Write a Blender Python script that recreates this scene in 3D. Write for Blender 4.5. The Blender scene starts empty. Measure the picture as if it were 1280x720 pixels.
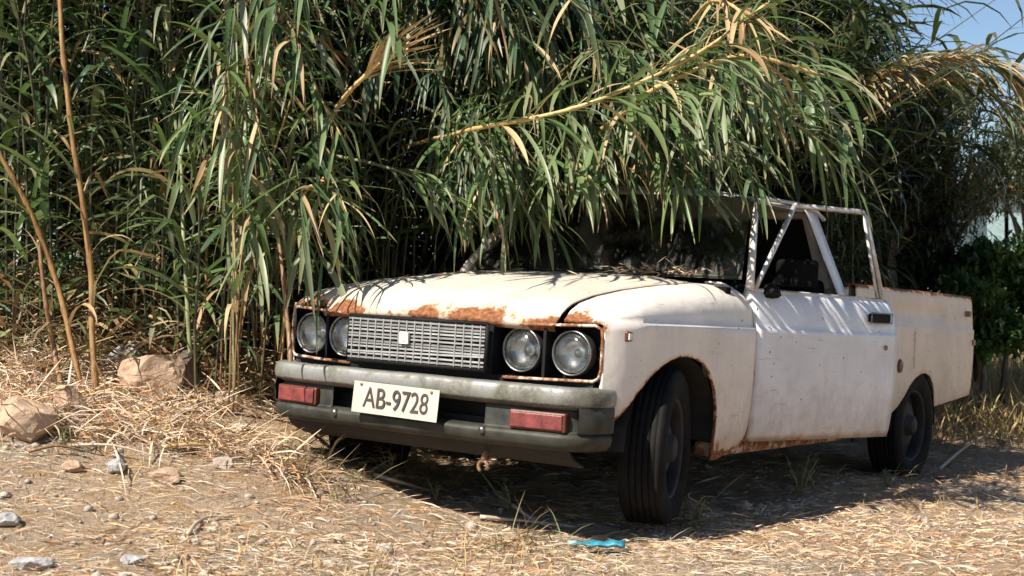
import bpy, bmesh, math, random
import numpy as np
from mathutils import Vector, Matrix, noise
random.seed(7); rng = np.random.default_rng(11)
S = bpy.context.scene; COL = S.collection
# ------------------------------------------------------------------ camera, sky, sun, exposure
F = 1800.0; CAMZ = 1.0
cam = bpy.data.cameras.new('camera'); cam.sensor_width = 36; cam.lens = F/1280*36; cam.clip_start = .05; cam.clip_end = 4000
cam.dof.use_dof = True; cam.dof.focus_distance = 5.9; cam.dof.aperture_fstop = 5.6
camo = bpy.data.objects.new('camera', cam); COL.objects.link(camo); camo.location = (0, 0, CAMZ); camo.rotation_euler = (math.pi/2, 0, 0); S.camera = camo
SUN_DIR = Vector((-.73, -.68, 0)).normalized()          # horizontal direction towards the sun
SUN_EL = math.radians(47)
to_sun = Vector((SUN_DIR.x*math.cos(SUN_EL), SUN_DIR.y*math.cos(SUN_EL), math.sin(SUN_EL)))
w = bpy.data.worlds.new('World'); S.world = w; w.use_nodes = True
nt = w.node_tree; sky = nt.nodes.new('ShaderNodeTexSky'); sky.sky_type = 'NISHITA'; sky.sun_disc = False
sky.sun_elevation = SUN_EL; sky.sun_rotation = math.atan2(SUN_DIR.x, SUN_DIR.y); sky.altitude = 900; sky.dust_density = .5; sky.air_density = 1.0; sky.ozone_density = 2.0
nt.links.new(sky.outputs[0], nt.nodes['Background'].inputs[0]); nt.nodes['Background'].inputs[1].default_value = .060
sl = bpy.data.lights.new('sun', 'SUN'); sl.energy = 4.5; sl.angle = math.radians(.5); sl.color = (1, .93, .82)
so = bpy.data.objects.new('sun', sl); COL.objects.link(so); so.rotation_euler = to_sun.to_track_quat('Z', 'Y').to_euler(); so.location = (-6, -4, 12)
S.view_settings.view_transform = 'Standard'; S.view_settings.look = 'None'; S.view_settings.gamma = 1; S.view_settings.use_curve_mapping = False
S.view_settings.exposure = 1.03
S.cycles.use_denoising = True; S.cycles.max_bounces = 8; S.cycles.transparent_max_bounces = 8; S.cycles.caustics_reflective = False; S.cycles.caustics_refractive = False

def at(px, py, d):
    """point of the place that stands d metres in front of the camera, surveyed from the photograph"""
    return Vector(((px-640)/F*d, d, CAMZ+(360-py)/F*d))
# ------------------------------------------------------------------ materials
def new_mat(name):
    m = bpy.data.materials.new(name); m.use_nodes = True
    n = m.node_tree.nodes; return m, n, m.node_tree.links, n['Principled BSDF']
def noise_node(n, l, scale, detail=6, rough=.6, coord=None, vec=None):
    t = n.new('ShaderNodeTexNoise'); t.inputs['Scale'].default_value = scale; t.inputs['Detail'].default_value = detail; t.inputs['Roughness'].default_value = rough
    if vec is not None: l.new(vec, t.inputs['Vector'])
    return t
def ramp(n, l, src, stops):
    r = n.new('ShaderNodeValToRGB'); e = r.color_ramp.elements
    while len(e) < len(stops): e.new(.5)
    for i, (p, c) in enumerate(stops):
        e[i].position = p; e[i].color = (*c, 1) if len(c) == 3 else c
    l.new(src, r.inputs[0]); return r
def mixc(n, l, fac, a, b, mode='MIX'):
    m = n.new('ShaderNodeMix'); m.data_type = 'RGBA'; m.blend_type = mode
    for s, v in ((0, fac), (6, a), (7, b)):
        if hasattr(v, 'is_linked') or hasattr(v, 'links'): l.new(v, m.inputs[s])
        elif isinstance(v, (int, float)): m.inputs[s].default_value = v
        else: m.inputs[s].default_value = (*v, 1)
    return m.outputs[2]
def math_node(n, l, op, a, b=None):
    m = n.new('ShaderNodeMath'); m.operation = op
    for i, v in enumerate((a, b)):
        if v is None: continue
        if isinstance(v, (int, float)): m.inputs[i].default_value = v
        else: l.new(v, m.inputs[i])
    return m.outputs[0]
def bump(n, l, bs, src, strength=.3, dist=.01):
    b = n.new('ShaderNodeBump'); b.inputs['Strength'].default_value = strength; b.inputs['Distance'].default_value = dist
    l.new(src, b.inputs['Height']); l.new(b.outputs[0], bs.inputs['Normal'])
def simple(name, col, rough=.5, metal=0, var=.25, scale=12, bmp=.15, spec=.5):
    m, n, l, b = new_mat(name)
    tc = n.new('ShaderNodeTexCoord'); t = noise_node(n, l, scale, vec=tc.outputs['Object'])
    c = ramp(n, l, t.outputs[0], [(.3, tuple(x*(1-var) for x in col)), (.7, tuple(min(1, x*(1+var)) for x in col))])
    l.new(c.outputs[0], b.inputs['Base Color']); b.inputs['Roughness'].default_value = rough; b.inputs['Metallic'].default_value = metal; b.inputs['Specular IOR Level'].default_value = spec
    if bmp: bump(n, l, b, t.outputs[0], bmp, .01)
    return m
truck = bpy.data.objects.new('pickup_truck', None)
MAT = {}
def paint_mat(name, base, rough=.38, spread=.0):
    m, n, l, b = new_mat(name)
    tc = n.new('ShaderNodeTexCoord'); tc.object = truck; ob = tc.outputs['Object']
    at_ = n.new('ShaderNodeAttribute'); at_.attribute_name = 'rust'
    big = noise_node(n, l, 3.0, 4, .6, vec=ob); mid = noise_node(n, l, 16, 8, .72, vec=ob); fine = noise_node(n, l, 60, 6, .7, vec=ob)
    # rust: high where the panel edge attribute is high, broken up by noise
    s = math_node(n, l, 'ADD', math_node(n, l, 'MULTIPLY', at_.outputs['Fac'], .62), math_node(n, l, 'MULTIPLY', mid.outputs[0], .75))
    s = math_node(n, l, 'ADD', s, math_node(n, l, 'MULTIPLY', big.outputs[0], .22))
    s = math_node(n, l, 'ADD', s, spread)
    rust = ramp(n, l, s, [(.735, (0, 0, 0)), (.80, (1, 1, 1))])
    halo = ramp(n, l, s, [(.56, (0, 0, 0)), (.80, (1, 1, 1))])
    rc = ramp(n, l, fine.outputs[0], [(.28, (.05, .018, .010)), (.48, (.22, .08, .03)), (.72, (.44, .20, .08))])
    mapn = n.new('ShaderNodeMapping'); mapn.inputs['Scale'].default_value = (9, 9, 1.2); l.new(ob, mapn.inputs[0])
    streak = noise_node(n, l, 2.2, 5, .6, vec=mapn.outputs[0])
    col = ramp(n, l, big.outputs[0], [(.3, tuple(x*.80 for x in base)), (.62, base)]).outputs[0]
    col = mixc(n, l, ramp(n, l, streak.outputs[0], [(.52, (0, 0, 0)), (.78, (.2, .2, .2))]).outputs[0], col, (.40, .31, .22))
    col = mixc(n, l, ramp(n, l, fine.outputs[0], [(.62, (0, 0, 0)), (.74, (.35, .35, .35))]).outputs[0], col, (.38, .33, .27))
    sep = n.new('ShaderNodeSeparateXYZ'); l.new(ob, sep.inputs[0])
    low = n.new('ShaderNodeMapRange'); low.inputs[1].default_value = .30; low.inputs[2].default_value = .74; low.inputs[3].default_value = .62; low.inputs[4].default_value = 0; l.new(sep.outputs['Z'], low.inputs[0])
    splash = math_node(n, l, 'MULTIPLY', ramp(n, l, math_node(n, l, 'ADD', math_node(n, l, 'MULTIPLY', low.outputs[0], .9), math_node(n, l, 'MULTIPLY', mid.outputs[0], .7)), [(.52, (0, 0, 0)), (.95, (1, 1, 1))]).outputs[0], .75)
    col = mixc(n, l, splash, col, (.36, .26, .18))
    scr = n.new('ShaderNodeMapping'); scr.inputs['Scale'].default_value = (5, 1.1, 14); scr.inputs['Rotation'].default_value = (.25, .1, .5); l.new(ob, scr.inputs[0])
    sn = noise_node(n, l, 3.5, 7, .75, vec=scr.outputs[0]); col = mixc(n, l, ramp(n, l, sn.outputs[0], [(.60, (0, 0, 0)), (.68, (.55, .55, .55))]).outputs[0], col, (.34, .27, .20))
    chip = noise_node(n, l, 34, 3, .5, vec=ob); s2 = ramp(n, l, chip.outputs[0], [(.71, (0, 0, 0)), (.74, (1, 1, 1))])
    hm = math_node(n, l, 'MULTIPLY', halo.outputs[0], .6)
    col = mixc(n, l, hm, col, (.58, .30, .13))
    col = mixc(n, l, rust.outputs[0], col, rc.outputs[0])
    col = mixc(n, l, s2.outputs[0], col, (.12, .05, .025))
    l.new(col, b.inputs['Base Color'])
    r = n.new('ShaderNodeMapRange'); l.new(rust.outputs[0], r.inputs[0]); r.inputs[3].default_value = rough; r.inputs[4].default_value = .9
    l.new(r.outputs[0], b.inputs['Roughness'])
    h = math_node(n, l, 'ADD', math_node(n, l, 'MULTIPLY', rust.outputs[0], math_node(n, l, 'SUBTRACT', fine.outputs[0], .8)), math_node(n, l, 'MULTIPLY', big.outputs[0], 1.2))
    bump(n, l, b, h, .6, .014)
    return m
MAT['paint'] = paint_mat('chalky_cream_paint', (.80, .735, .66))
MAT['door_paint'] = paint_mat('sky_tinted_door_paint', (.80, .80, .815), .28, -.03)  # cooler white: sky reflected on the ajar door, put into the paint
MAT['bed_paint'] = paint_mat('faded_bed_paint', (.74, .62, .50), .5)
MAT['hood_paint'] = paint_mat('sun_bleached_hood_paint', (.61, .55, .465), .55, .03)
MAT['black'] = simple('sooty_black', (.009, .009, .009), .7, 0, .25, 12, .1, .2)
MAT['matte'] = simple('matte_black_plastic', (.008, .008, .008), .95, 0, .25, 12, .05, .03)
MAT['dark'] = simple('dark_underbody', (.022, .020, .018), .8)
MAT['interior'] = simple('dark_cab_interior', (.007, .0065, .006), .9, 0, .3, 12, .1, .1)
MAT['rubber'] = simple('dusty_rubber', (.010, .0095, .009), .85, 0, .6, 9, .2, .15)
MAT['rim'] = simple('dirty_steel_rim', (.022, .02, .018), .7, .3, .5, 14)
MAT['frame'] = simple('dull_aluminium_trim', (.30, .30, .29), .5, .4, .25, 20)
MAT['chrome'] = simple('tarnished_chrome', (.22, .22, .21), .38, .9, .5, 14)
MAT['gutter'] = simple('pale_trim_strip', (.55, .53, .50), .4, .3)
MAT['dark_olive'] = simple('dark_olive_steel', (.040, .039, .030), .6, .3, .7, 9)
def bumper_mat():
    m, n, l, b = new_mat('weathered_bumper_chrome')
    tc = n.new('ShaderNodeTexCoord'); a = noise_node(n, l, 5, 6, .65, vec=tc.outputs['Object']); f = noise_node(n, l, 45, 6, .7, vec=tc.outputs['Object'])
    sep = n.new('ShaderNodeSeparateXYZ'); l.new(tc.outputs['Object'], sep.inputs[0])
    dark_olive = math_node(n, l, 'ADD', a.outputs[0], math_node(n, l, 'MULTIPLY', f.outputs[0], .35))
    g = ramp(n, l, dark_olive, [(.52, (0, 0, 0)), (.76, (1, 1, 1))])
    col = mixc(n, l, g.outputs[0], (.42, .42, .41), ramp(n, l, f.outputs[0], [(.3, (.05, .048, .035)), (.7, (.19, .185, .145))]).outputs[0])
    rs = ramp(n, l, f.outputs[0], [(.66, (0, 0, 0)), (.74, (.8, .8, .8))])
    col = mixc(n, l, rs.outputs[0], col, (.16, .06, .025))
    l.new(col, b.inputs['Base Color'])
    r = n.new('ShaderNodeMapRange'); l.new(g.outputs[0], r.inputs[0]); r.inputs[3].default_value = .28; r.inputs[4].default_value = .8; l.new(r.outputs[0], b.inputs['Roughness'])
    r2 = n.new('ShaderNodeMapRange'); l.new(g.outputs[0], r2.inputs[0]); r2.inputs[3].default_value = .85; r2.inputs[4].default_value = .1; l.new(r2.outputs[0], b.inputs['Metallic'])
    bump(n, l, b, dark_olive, .2, .004); return m
MAT['bumper'] = bumper_mat()
def glass_mat(name, tint, rough=.03):
    m, n, l, b = new_mat(name); b.inputs['Base Color'].default_value = (*tint, 1); b.inputs['Roughness'].default_value = rough
    b.inputs['Transmission Weight'].default_value = 1; b.inputs['IOR'].default_value = 1.45
    tc = n.new('ShaderNodeTexCoord'); t = noise_node(n, l, 30, vec=tc.outputs['Object']); r = ramp(n, l, t.outputs[0], [(.4, (rough,)*3), (.8, (.25,)*3)]); l.new(r.outputs[0], b.inputs['Roughness'])
    return m
MAT['glass'] = glass_mat('hazy_windscreen_glass', (.75, .8, .78), .06)
def painted_haze(m):  # pale haze low on the windscreen, a reflection put into the glass colour
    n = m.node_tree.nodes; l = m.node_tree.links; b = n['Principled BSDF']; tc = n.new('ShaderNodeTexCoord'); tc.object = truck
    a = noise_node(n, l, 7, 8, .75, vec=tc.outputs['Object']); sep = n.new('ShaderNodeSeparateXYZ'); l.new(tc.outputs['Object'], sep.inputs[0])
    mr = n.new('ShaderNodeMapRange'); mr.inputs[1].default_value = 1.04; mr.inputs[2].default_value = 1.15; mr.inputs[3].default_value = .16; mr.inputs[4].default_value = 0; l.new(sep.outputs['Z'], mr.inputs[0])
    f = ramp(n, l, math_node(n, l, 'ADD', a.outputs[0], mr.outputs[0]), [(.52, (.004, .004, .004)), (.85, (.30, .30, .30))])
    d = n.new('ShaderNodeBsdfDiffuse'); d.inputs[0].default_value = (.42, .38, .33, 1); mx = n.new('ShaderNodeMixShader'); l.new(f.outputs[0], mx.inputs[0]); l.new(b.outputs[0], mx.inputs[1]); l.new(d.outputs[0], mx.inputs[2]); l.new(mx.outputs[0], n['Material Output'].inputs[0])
painted_haze(MAT['glass'])
MAT['black_glass'] = simple('blackened_rear_glass', (.012, .013, .012), .35)  # opaque near-black pane, the darkness of the cab put into its colour
MAT['lens'] = glass_mat('headlight_lens_glass', (.95, .96, .94), .05)
MAT['reflector'] = simple('headlight_bowl', (.50, .50, .48), .25, .8, .35, 30)
MAT['red'] = simple('faded_red_lens', (.17, .036, .032), .45, 0, .5, 30, .2)
MAT['plate'] = simple('dirty_white_plate', (.52, .44, .37), .5, 0, .1, 18)
MAT['ink'] = simple('plate_black_ink', (.045, .04, .036), .6)
MAT['badge'] = simple('pale_badge_enamel', (.72, .72, .60), .35)
MAT['amber'] = simple('grimy_amber_lens', (.10, .03, .012), .4)

def leaf_mat(name, stops, trans=.35, rough=.42, attr=True, hue=True):
    m, n, l, b = new_mat(name)
    oi = n.new('ShaderNodeObjectInfo'); a = n.new('ShaderNodeAttribute'); a.attribute_name = 'tint'
    s = math_node(n, l, 'FRACT', math_node(n, l, 'ADD', math_node(n, l, 'MULTIPLY', oi.outputs['Random'], 7.31), a.outputs['Fac']))
    c = ramp(n, l, s, stops)
    tc = n.new('ShaderNodeTexCoord'); t = noise_node(n, l, 25, 3, vec=tc.outputs['Object'])
    col = mixc(n, l, ramp(n, l, t.outputs[0], [(.58, (0, 0, 0)), (.78, (.35, .35, .35))]).outputs[0], c.outputs[0], (.22, .17, .07))
    tp = n.new('ShaderNodeAttribute'); tp.attribute_name = 'tip'
    br = ramp(n, l, math_node(n, l, 'ADD', math_node(n, l, 'MULTIPLY', tp.outputs['Fac'], .75), math_node(n, l, 'MULTIPLY', t.outputs[0], .5)), [(.82, (0, 0, 0)), (1.0, (.8, .8, .8))])
    col = mixc(n, l, br.outputs[0], col, (.30, .20, .09))
    l.new(col, b.inputs['Base Color']); b.inputs['Roughness'].default_value = rough; b.inputs['Specular IOR Level'].default_value = .45
    tr = n.new('ShaderNodeBsdfTranslucent'); tcx = mixc(n, l, .5, col, (.16, .27, .06) if name.startswith(('reed_leaf_g', 'reed_leaf_y', 'reed_leaf_b', 'thicket', 'bush')) else (.25, .24, .09)); l.new(tcx, tr.inputs[0])
    mx = n.new('ShaderNodeMixShader'); mx.inputs[0].default_value = trans
    l.new(b.outputs[0], mx.inputs[1]); l.new(tr.outputs[0], mx.inputs[2]); l.new(mx.outputs[0], n['Material Output'].inputs[0])
    return m
MAT['reed'] = leaf_mat('reed_leaf_green', [(0, (.048, .098, .036)), (.35, (.088, .15, .058)), (.7, (.15, .20, .10)), (1, (.26, .28, .19))])
MAT['reed_blue'] = leaf_mat('reed_leaf_bluegreen', [(0, (.040, .085, .045)), (.5, (.07, .12, .065)), (.85, (.12, .16, .09)), (1, (.20, .22, .15))])
MAT['reed_lit'] = leaf_mat('reed_leaf_yellowgreen', [(0, (.085, .15, .05)), (.4, (.135, .20, .07)), (.75, (.19, .24, .11)), (1, (.29, .29, .19))], .3)  # paler copy of the reed leaf, sunlight put into its colour
MAT['reed_dark'] = leaf_mat('thicket_leaf', [(0, (.020, .036, .014)), (.5, (.038, .058, .022)), (.85, (.065, .08, .032)), (1, (.12, .10, .045))], .15)  # dark copy of the reed leaf, thicket shade put into its colour
MAT['reed_dry'] = leaf_mat('reed_leaf_dry', [(0, (.30, .19, .09)), (.4, (.44, .30, .15)), (.8, (.55, .42, .24)), (1, (.34, .30, .13))], .25, .6)
MAT['reed_plume'] = leaf_mat('reed_leaf_fading', [(0, (.22, .23, .11)), (.3, (.36, .33, .17)), (.65, (.48, .41, .25)), (1, (.54, .47, .33))], .3, .6)
MAT['skirt'] = leaf_mat('dead_brown_leaf', [(0, (.11, .06, .03)), (.35, (.22, .13, .065)), (.7, (.36, .25, .13)), (.9, (.16, .17, .07)), (1, (.09, .12, .04))], .15, .7)
MAT['olive'] = leaf_mat('dusty_tree_leaf', [(0, (.030, .048, .022)), (.5, (.06, .085, .038)), (.85, (.10, .125, .06)), (1, (.17, .17, .10))], .2)
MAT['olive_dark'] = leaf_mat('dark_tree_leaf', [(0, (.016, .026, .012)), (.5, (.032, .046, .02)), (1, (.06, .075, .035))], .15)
MAT['bush'] = leaf_mat('bush_leaf', [(0, (.035, .075, .022)), (.5, (.06, .12, .03)), (1, (.12, .19, .05))], .3)
MAT['weed'] = leaf_mat('weed_leaf', [(0, (.07, .10, .03)), (.5, (.12, .15, .05)), (1, (.25, .22, .10))], .3)
MAT['straw'] = leaf_mat('straw_litter', [(0, (.40, .18, .07)), (.15, (.60, .34, .16)), (.28, (.60, .42, .28)), (.45, (.64, .48, .36)), (.7, (.64, .49, .29)), (.88, (.62, .53, .43)), (1, (.54, .49, .42))], .1, .7)
MAT['drygrass'] = leaf_mat('dry_grass_blades', [(0, (.40, .26, .11)), (.5, (.52, .36, .16)), (1, (.40, .34, .14))], .2, .7)
def cane_mat(name, c0, c1, c2):
    m, n, l, b = new_mat(name); tc = n.new('ShaderNodeTexCoord')
    mp = n.new('ShaderNodeMapping'); mp.inputs['Scale'].default_value = (22, 22, 2.4); l.new(tc.outputs['Object'], mp.inputs[0])
    t = noise_node(n, l, 4, 6, .65, vec=mp.outputs[0]); r = ramp(n, l, t.outputs[0], [(.3, c0), (.5, c1), (.72, c2)])
    l.new(r.outputs[0], b.inputs['Base Color']); b.inputs['Roughness'].default_value = .5; bump(n, l, b, t.outputs[0], .2, .004); return m
MAT['cane_yellow'] = cane_mat('cane_orange_yellow', (.10, .045, .018), (.28, .145, .05), (.36, .27, .10))
MAT['cane_green'] = cane_mat('cane_grey_green', (.12, .13, .06), (.22, .24, .11), (.32, .31, .17))
MAT['cane_dull'] = cane_mat('cane_shaded_olive', (.03, .032, .015), (.06, .062, .028), (.13, .11, .055))  # stem colour darkened to deepen the shade among the reeds
MAT['cane_brown'] = cane_mat('cane_dry_brown', (.09, .045, .022), (.22, .12, .06), (.34, .23, .12))
MAT['cane_straw'] = cane_mat('cane_straw', (.30, .18, .07), (.50, .34, .14), (.60, .46, .24))
MAT['bark'] = cane_mat('grey_bark', (.05, .04, .03), (.11, .09, .07), (.18, .15, .12))
MAT['stick'] = cane_mat('bleached_stick', (.30, .22, .15), (.46, .37, .28), (.58, .50, .40))
def ground_mat():
    m, n, l, b = new_mat('dry_dusty_earth'); tc = n.new('ShaderNodeTexCoord'); ob = tc.outputs['Object']
    a = noise_node(n, l, .9, 6, .6, vec=ob); c = noise_node(n, l, 9, 8, .7, vec=ob); f = noise_node(n, l, 55, 6, .75, vec=ob); f2 = noise_node(n, l, 160, 4, .7, vec=ob)
    v = n.new('ShaderNodeTexVoronoi'); v.inputs['Scale'].default_value = 38; l.new(ob, v.inputs['Vector'])
    col = ramp(n, l, f.outputs[0], [(.25, (.28, .17, .10)), (.46, (.62, .45, .31)), (.72, (.76, .60, .44))]).outputs[0]
    grey = ramp(n, l, f2.outputs[0], [(.3, (.42, .34, .26)), (.7, (.66, .57, .46))]).outputs[0]
    col = mixc(n, l, ramp(n, l, a.outputs[0], [(.44, (0, 0, 0)), (.58, (.95, .95, .95))]).outputs[0], col, grey)
    gold = ramp(n, l, c.outputs[0], [(.48, (0, 0, 0)), (.64, (.85, .85, .85))]).outputs[0]
    col = mixc(n, l, gold, col, (.60, .38, .18))
    col = mixc(n, l, ramp(n, l, v.outputs['Distance'], [(.04, (.5, .5, .5)), (.2, (0, 0, 0))]).outputs[0], col, (.46, .42, .37))
    l.new(col, b.inputs['Base Color']); b.inputs['Roughness'].default_value = .95; b.inputs['Specular IOR Level'].default_value = .1
    h = math_node(n, l, 'ADD', math_node(n, l, 'MULTIPLY', c.outputs[0], 1.2), math_node(n, l, 'ADD', f.outputs[0], math_node(n, l, 'MULTIPLY', f2.outputs[0], .5)))
    bump(n, l, b, h, 1, .05); return m
MAT['ground'] = ground_mat()
def rock_mat(name, c0, c1, c2):
    m, n, l, b = new_mat(name); tc = n.new('ShaderNodeTexCoord')
    a = noise_node(n, l, 4, 8, .7, vec=tc.outputs['Object']); f = noise_node(n, l, 40, 6, .7, vec=tc.outputs['Object'])
    s = math_node(n, l, 'ADD', math_node(n, l, 'MULTIPLY', a.outputs[0], .65), math_node(n, l, 'MULTIPLY', f.outputs[0], .35))
    r = ramp(n, l, s, [(.35, c0), (.5, c1), (.68, c2)]); l.new(r.outputs[0], b.inputs['Base Color']); b.inputs['Roughness'].default_value = .9
    bump(n, l, b, s, .6, .03); return m
MAT['rock_tan'] = rock_mat('tan_limestone', (.20, .12, .075), (.44, .30, .20), (.56, .42, .31))
MAT['rock_grey'] = rock_mat('grey_stone', (.13, .125, .12), (.34, .33, .32), (.50, .48, .46))
MAT['rock_pale'] = rock_mat('pale_pebble', (.22, .17, .13), (.40, .34, .28), (.52, .46, .39))
MAT['rock_shade'] = rock_mat('shade_brown_stone', (.04, .028, .022), (.10, .07, .05), (.18, .13, .10))  # stone colour darkened for rocks that stand for shade
MAT['plastic_blue'] = simple('crushed_blue_plastic', (.03, .19, .26), .45, 0, .6, 40, .4)
MAT['wall'] = simple('house_render', (.62, .58, .50), .9, 0, .12, 3)
MAT['roof'] = simple('house_tile', (.34, .15, .09), .9)
MAT['teal'] = simple('teal_shutter_paint', (.26, .36, .37), .6)
MAT['pane'] = simple('house_window_glass', (.06, .09, .11), .15)
MAT['hill'] = simple('far_scrub', (.10, .11, .07), .95, 0, .4, .2)

# ------------------------------------------------------------------ mesh helpers
class MB:
    def __init__(s): s.v = []; s.f = []; s.r = []
    def add(s, vs, fs, rust=0.0):
        o = len(s.v); s.v += [tuple(map(float, p)) for p in vs]; s.f += [tuple(o+i for i in f) for f in fs]
        s.r += (list(rust) if hasattr(rust, '__len__') else [rust]*len(vs)); return s
    def grid(s, P, rust=None, flip=False, close=False):
        P = np.asarray(P, float); a, b = P.shape[:2]; fs = []
        for i in range(a-1):
            for j in range(b if close else b-1):
                q = (i*b+j, (i+1)*b+j, (i+1)*b+(j+1) % b, i*b+(j+1) % b)
                fs.append(q[::-1] if flip else q)
        V = P.reshape(-1, 3)
        return s.add(V, fs, [rust(*p) for p in V] if rust else 0.0)
    def box(s, lo, hi, rust=0.0, rot=None, about=None):
        x0, y0, z0 = lo; x1, y1, z1 = hi
        V = [(x0, y0, z0), (x1, y0, z0), (x1, y1, z0), (x0, y1, z0), (x0, y0, z1), (x1, y0, z1), (x1, y1, z1), (x0, y1, z1)]
        if rot is not None:
            c = Vector(about) if about is not None else (Vector(lo)+Vector(hi))/2
            V = [tuple(rot @ (Vector(p)-c)+c) for p in V]
        return s.add(V, [(0, 3, 2, 1), (4, 5, 6, 7), (0, 1, 5, 4), (1, 2, 6, 5), (2, 3, 7, 6), (3, 0, 4, 7)], rust)
    def tube(s, path, radii, n=8, rust=0.0, sq=None, cap=True):
        path = [Vector(p) for p in path]; k = len(path)
        if not hasattr(radii, '__len__'): radii = [radii]*k
        rings = []; ref = None
        for i in range(k):
            t = (path[min(i+1, k-1)]-path[max(i-1, 0)]).normalized()
            if ref is None: ref = Vector((0, 0, 1)) if abs(t.z) < .9 else Vector((1, 0, 0))
            x = (ref-t*ref.dot(t)).normalized(); y = t.cross(x); ref = x
            rings.append([path[i]+(x*math.cos(2*math.pi*j/n)+y*math.sin(2*math.pi*j/n)*(sq or 1))*radii[i] for j in range(n)])
        V = [p for r in rings for p in r]
        fs = [(i*n+j, i*n+(j+1) % n, (i+1)*n+(j+1) % n, (i+1)*n+j) for i in range(k-1) for j in range(n)]
        if cap: fs += [tuple(range(n))[::-1], tuple((k-1)*n+j for j in range(n))]
        return s.add(V, fs, rust)
    def lathe(s, prof, n=32, center=(0, 0, 0), axis='x', cap=False):
        """prof: (radius, along-axis)"""
        V = []; k = len(prof)
        for r, a in prof:
            for j in range(n):
                c, q = r*math.cos(2*math.pi*j/n), r*math.sin(2*math.pi*j/n)
                p = {'x': (a, c, q), 'y': (c, a, q), 'z': (c, q, a)}[axis]
                V.append((p[0]+center[0], p[1]+center[1], p[2]+center[2]))
        fs = [(i*n+j, i*n+(j+1) % n, (i+1)*n+(j+1) % n, (i+1)*n+j) for i in range(k-1) for j in range(n)]
        if cap: fs += [tuple(range(n)), tuple((k-1)*n+j for j in range(n))]
        return s.add(V, fs)
    def build(s, name, mat, parent=None, smooth=True, bevel=0, solid=0, sub=0, offset=-1, recalc=True):
        me = bpy.data.meshes.new(name); me.from_pydata(s.v, [], s.f); me.materials.append(MAT[mat])
        if any(s.r):
            a = me.attributes.new('rust', 'FLOAT', 'POINT'); a.data.foreach_set('value', np.array(s.r, np.float32))
        if recalc:
            bm = bmesh.new(); bm.from_mesh(me); bmesh.ops.recalc_face_normals(bm, faces=bm.faces); bm.to_mesh(me); bm.free()
        if smooth: me.polygons.foreach_set('use_smooth', [True]*len(me.polygons))
        o = bpy.data.objects.new(name, me); COL.objects.link(o)
        if parent is not None: o.parent = parent
        if sub:
            md = o.modifiers.new('sub', 'SUBSURF'); md.levels = md.render_levels = sub
        if solid:
            md = o.modifiers.new('solid', 'SOLIDIFY'); md.thickness = solid; md.offset = offset; md.use_even_offset = False
        if bevel:
            md = o.modifiers.new('bevel', 'BEVEL'); md.width = bevel; md.segments = 2; md.limit_method = 'ANGLE'; md.angle_limit = .7
        if smooth and (bevel or solid):
            md = o.modifiers.new('wn', 'WEIGHTED_NORMAL'); md.keep_sharp = True
        return o
def tag(o, label, cat, group=None, kind=None):
    if label: o['label'] = label
    if cat: o['category'] = cat
    if group: o['group'] = group
    if kind: o['kind'] = kind
    return o
def empty(name, loc=(0, 0, 0)):
    o = bpy.data.objects.new(name, None); o.location = loc; o.empty_display_size = .1; COL.objects.link(o); return o
def interp(x, xs, ys): return float(np.interp(x, xs, ys))
def sstep(a, b, x):
    t = min(1, max(0, (x-a)/(b-a))); return t*t*(3-2*t)
# ------------------------------------------------------------------ ground
def ground_z(x, y):
    nx = max(0, min(2.2, -x)); px_ = max(0, min(4, x))
    z = .105-.05*px_ + nx*(.06+.07*sstep(4.2, 5.4, y))
    z += .19*max(0, min(y, 7.6)-4.9)*sstep(.25, 1.15, -x) + .05*max(0, min(y, 12)-7.6)*sstep(.3, 1.4, -x)
    z += .075*max(0, min(y, 16)-9.3)*sstep(.5, 2.2, x)
    if abs(x) < 14 and y < 22:
        z += .045*noise.noise((x*.9, y*.9, 3.1))*sstep(0, 1.0, abs(x-.9)*.6+.25) + .022*noise.noise((x*3.1, y*3.1, 7.7)) + .014*noise.noise((x*8, y*8, 1.7)) + .009*noise.noise((x*17, y*17, 4.7)) + .005*noise.noise((x*31, y*31, 8.7))
    return z
def axis_vals(a, b, step, far0, far1):
    core = list(np.arange(a, b+1e-6, step)); lo = []; hi = []
    p, st = a, step
    while p > far0: st *= 1.28; p -= st; lo.append(p)
    p, st = b, step
    while p < far1: st *= 1.28; p += st; hi.append(p)
    return lo[::-1]+core+hi
def gp(px, py, h=.012):
    """ground point seen at a pixel"""
    lo, hi = 2.5, 30
    for _ in range(40):
        d = (lo+hi)/2; p = at(px, py, d)
        if p.z > ground_z(p.x, p.y): lo = d
        else: hi = d
    return at(px, py, lo)+Vector((0, 0, h))
xs = axis_vals(-3.0, 3.6, .03, -900, 900); ys = axis_vals(3.4, 8.6, .03, -120, 2200)
g = MB(); P = np.zeros((len(xs), len(ys), 3))
for i, x in enumerate(xs):
    for j, y in enumerate(ys): P[i, j] = (x, y, ground_z(x, y))
g.grid(P); go = g.build('ground', 'ground', recalc=False); tag(go, 'dry straw-littered earth the pickup stands on', 'ground', kind='structure')
hb = MB(); hp = []
for i in range(60):
    x = -700+i*1400/59; hh = 10+16*abs(noise.noise((x*.004, 2.2, 0)))+6*noise.noise((x*.02, 5, 0))
    hp.append([(x, 330, -1), (x, 380, hh*.6), (x, 460, hh), (x, 700, hh*.7)])
hb.grid(hp); ho = hb.build('hills', 'hill', recalc=False); tag(ho, 'low scrubby hills far behind the reeds', 'hill', kind='structure')

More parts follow.
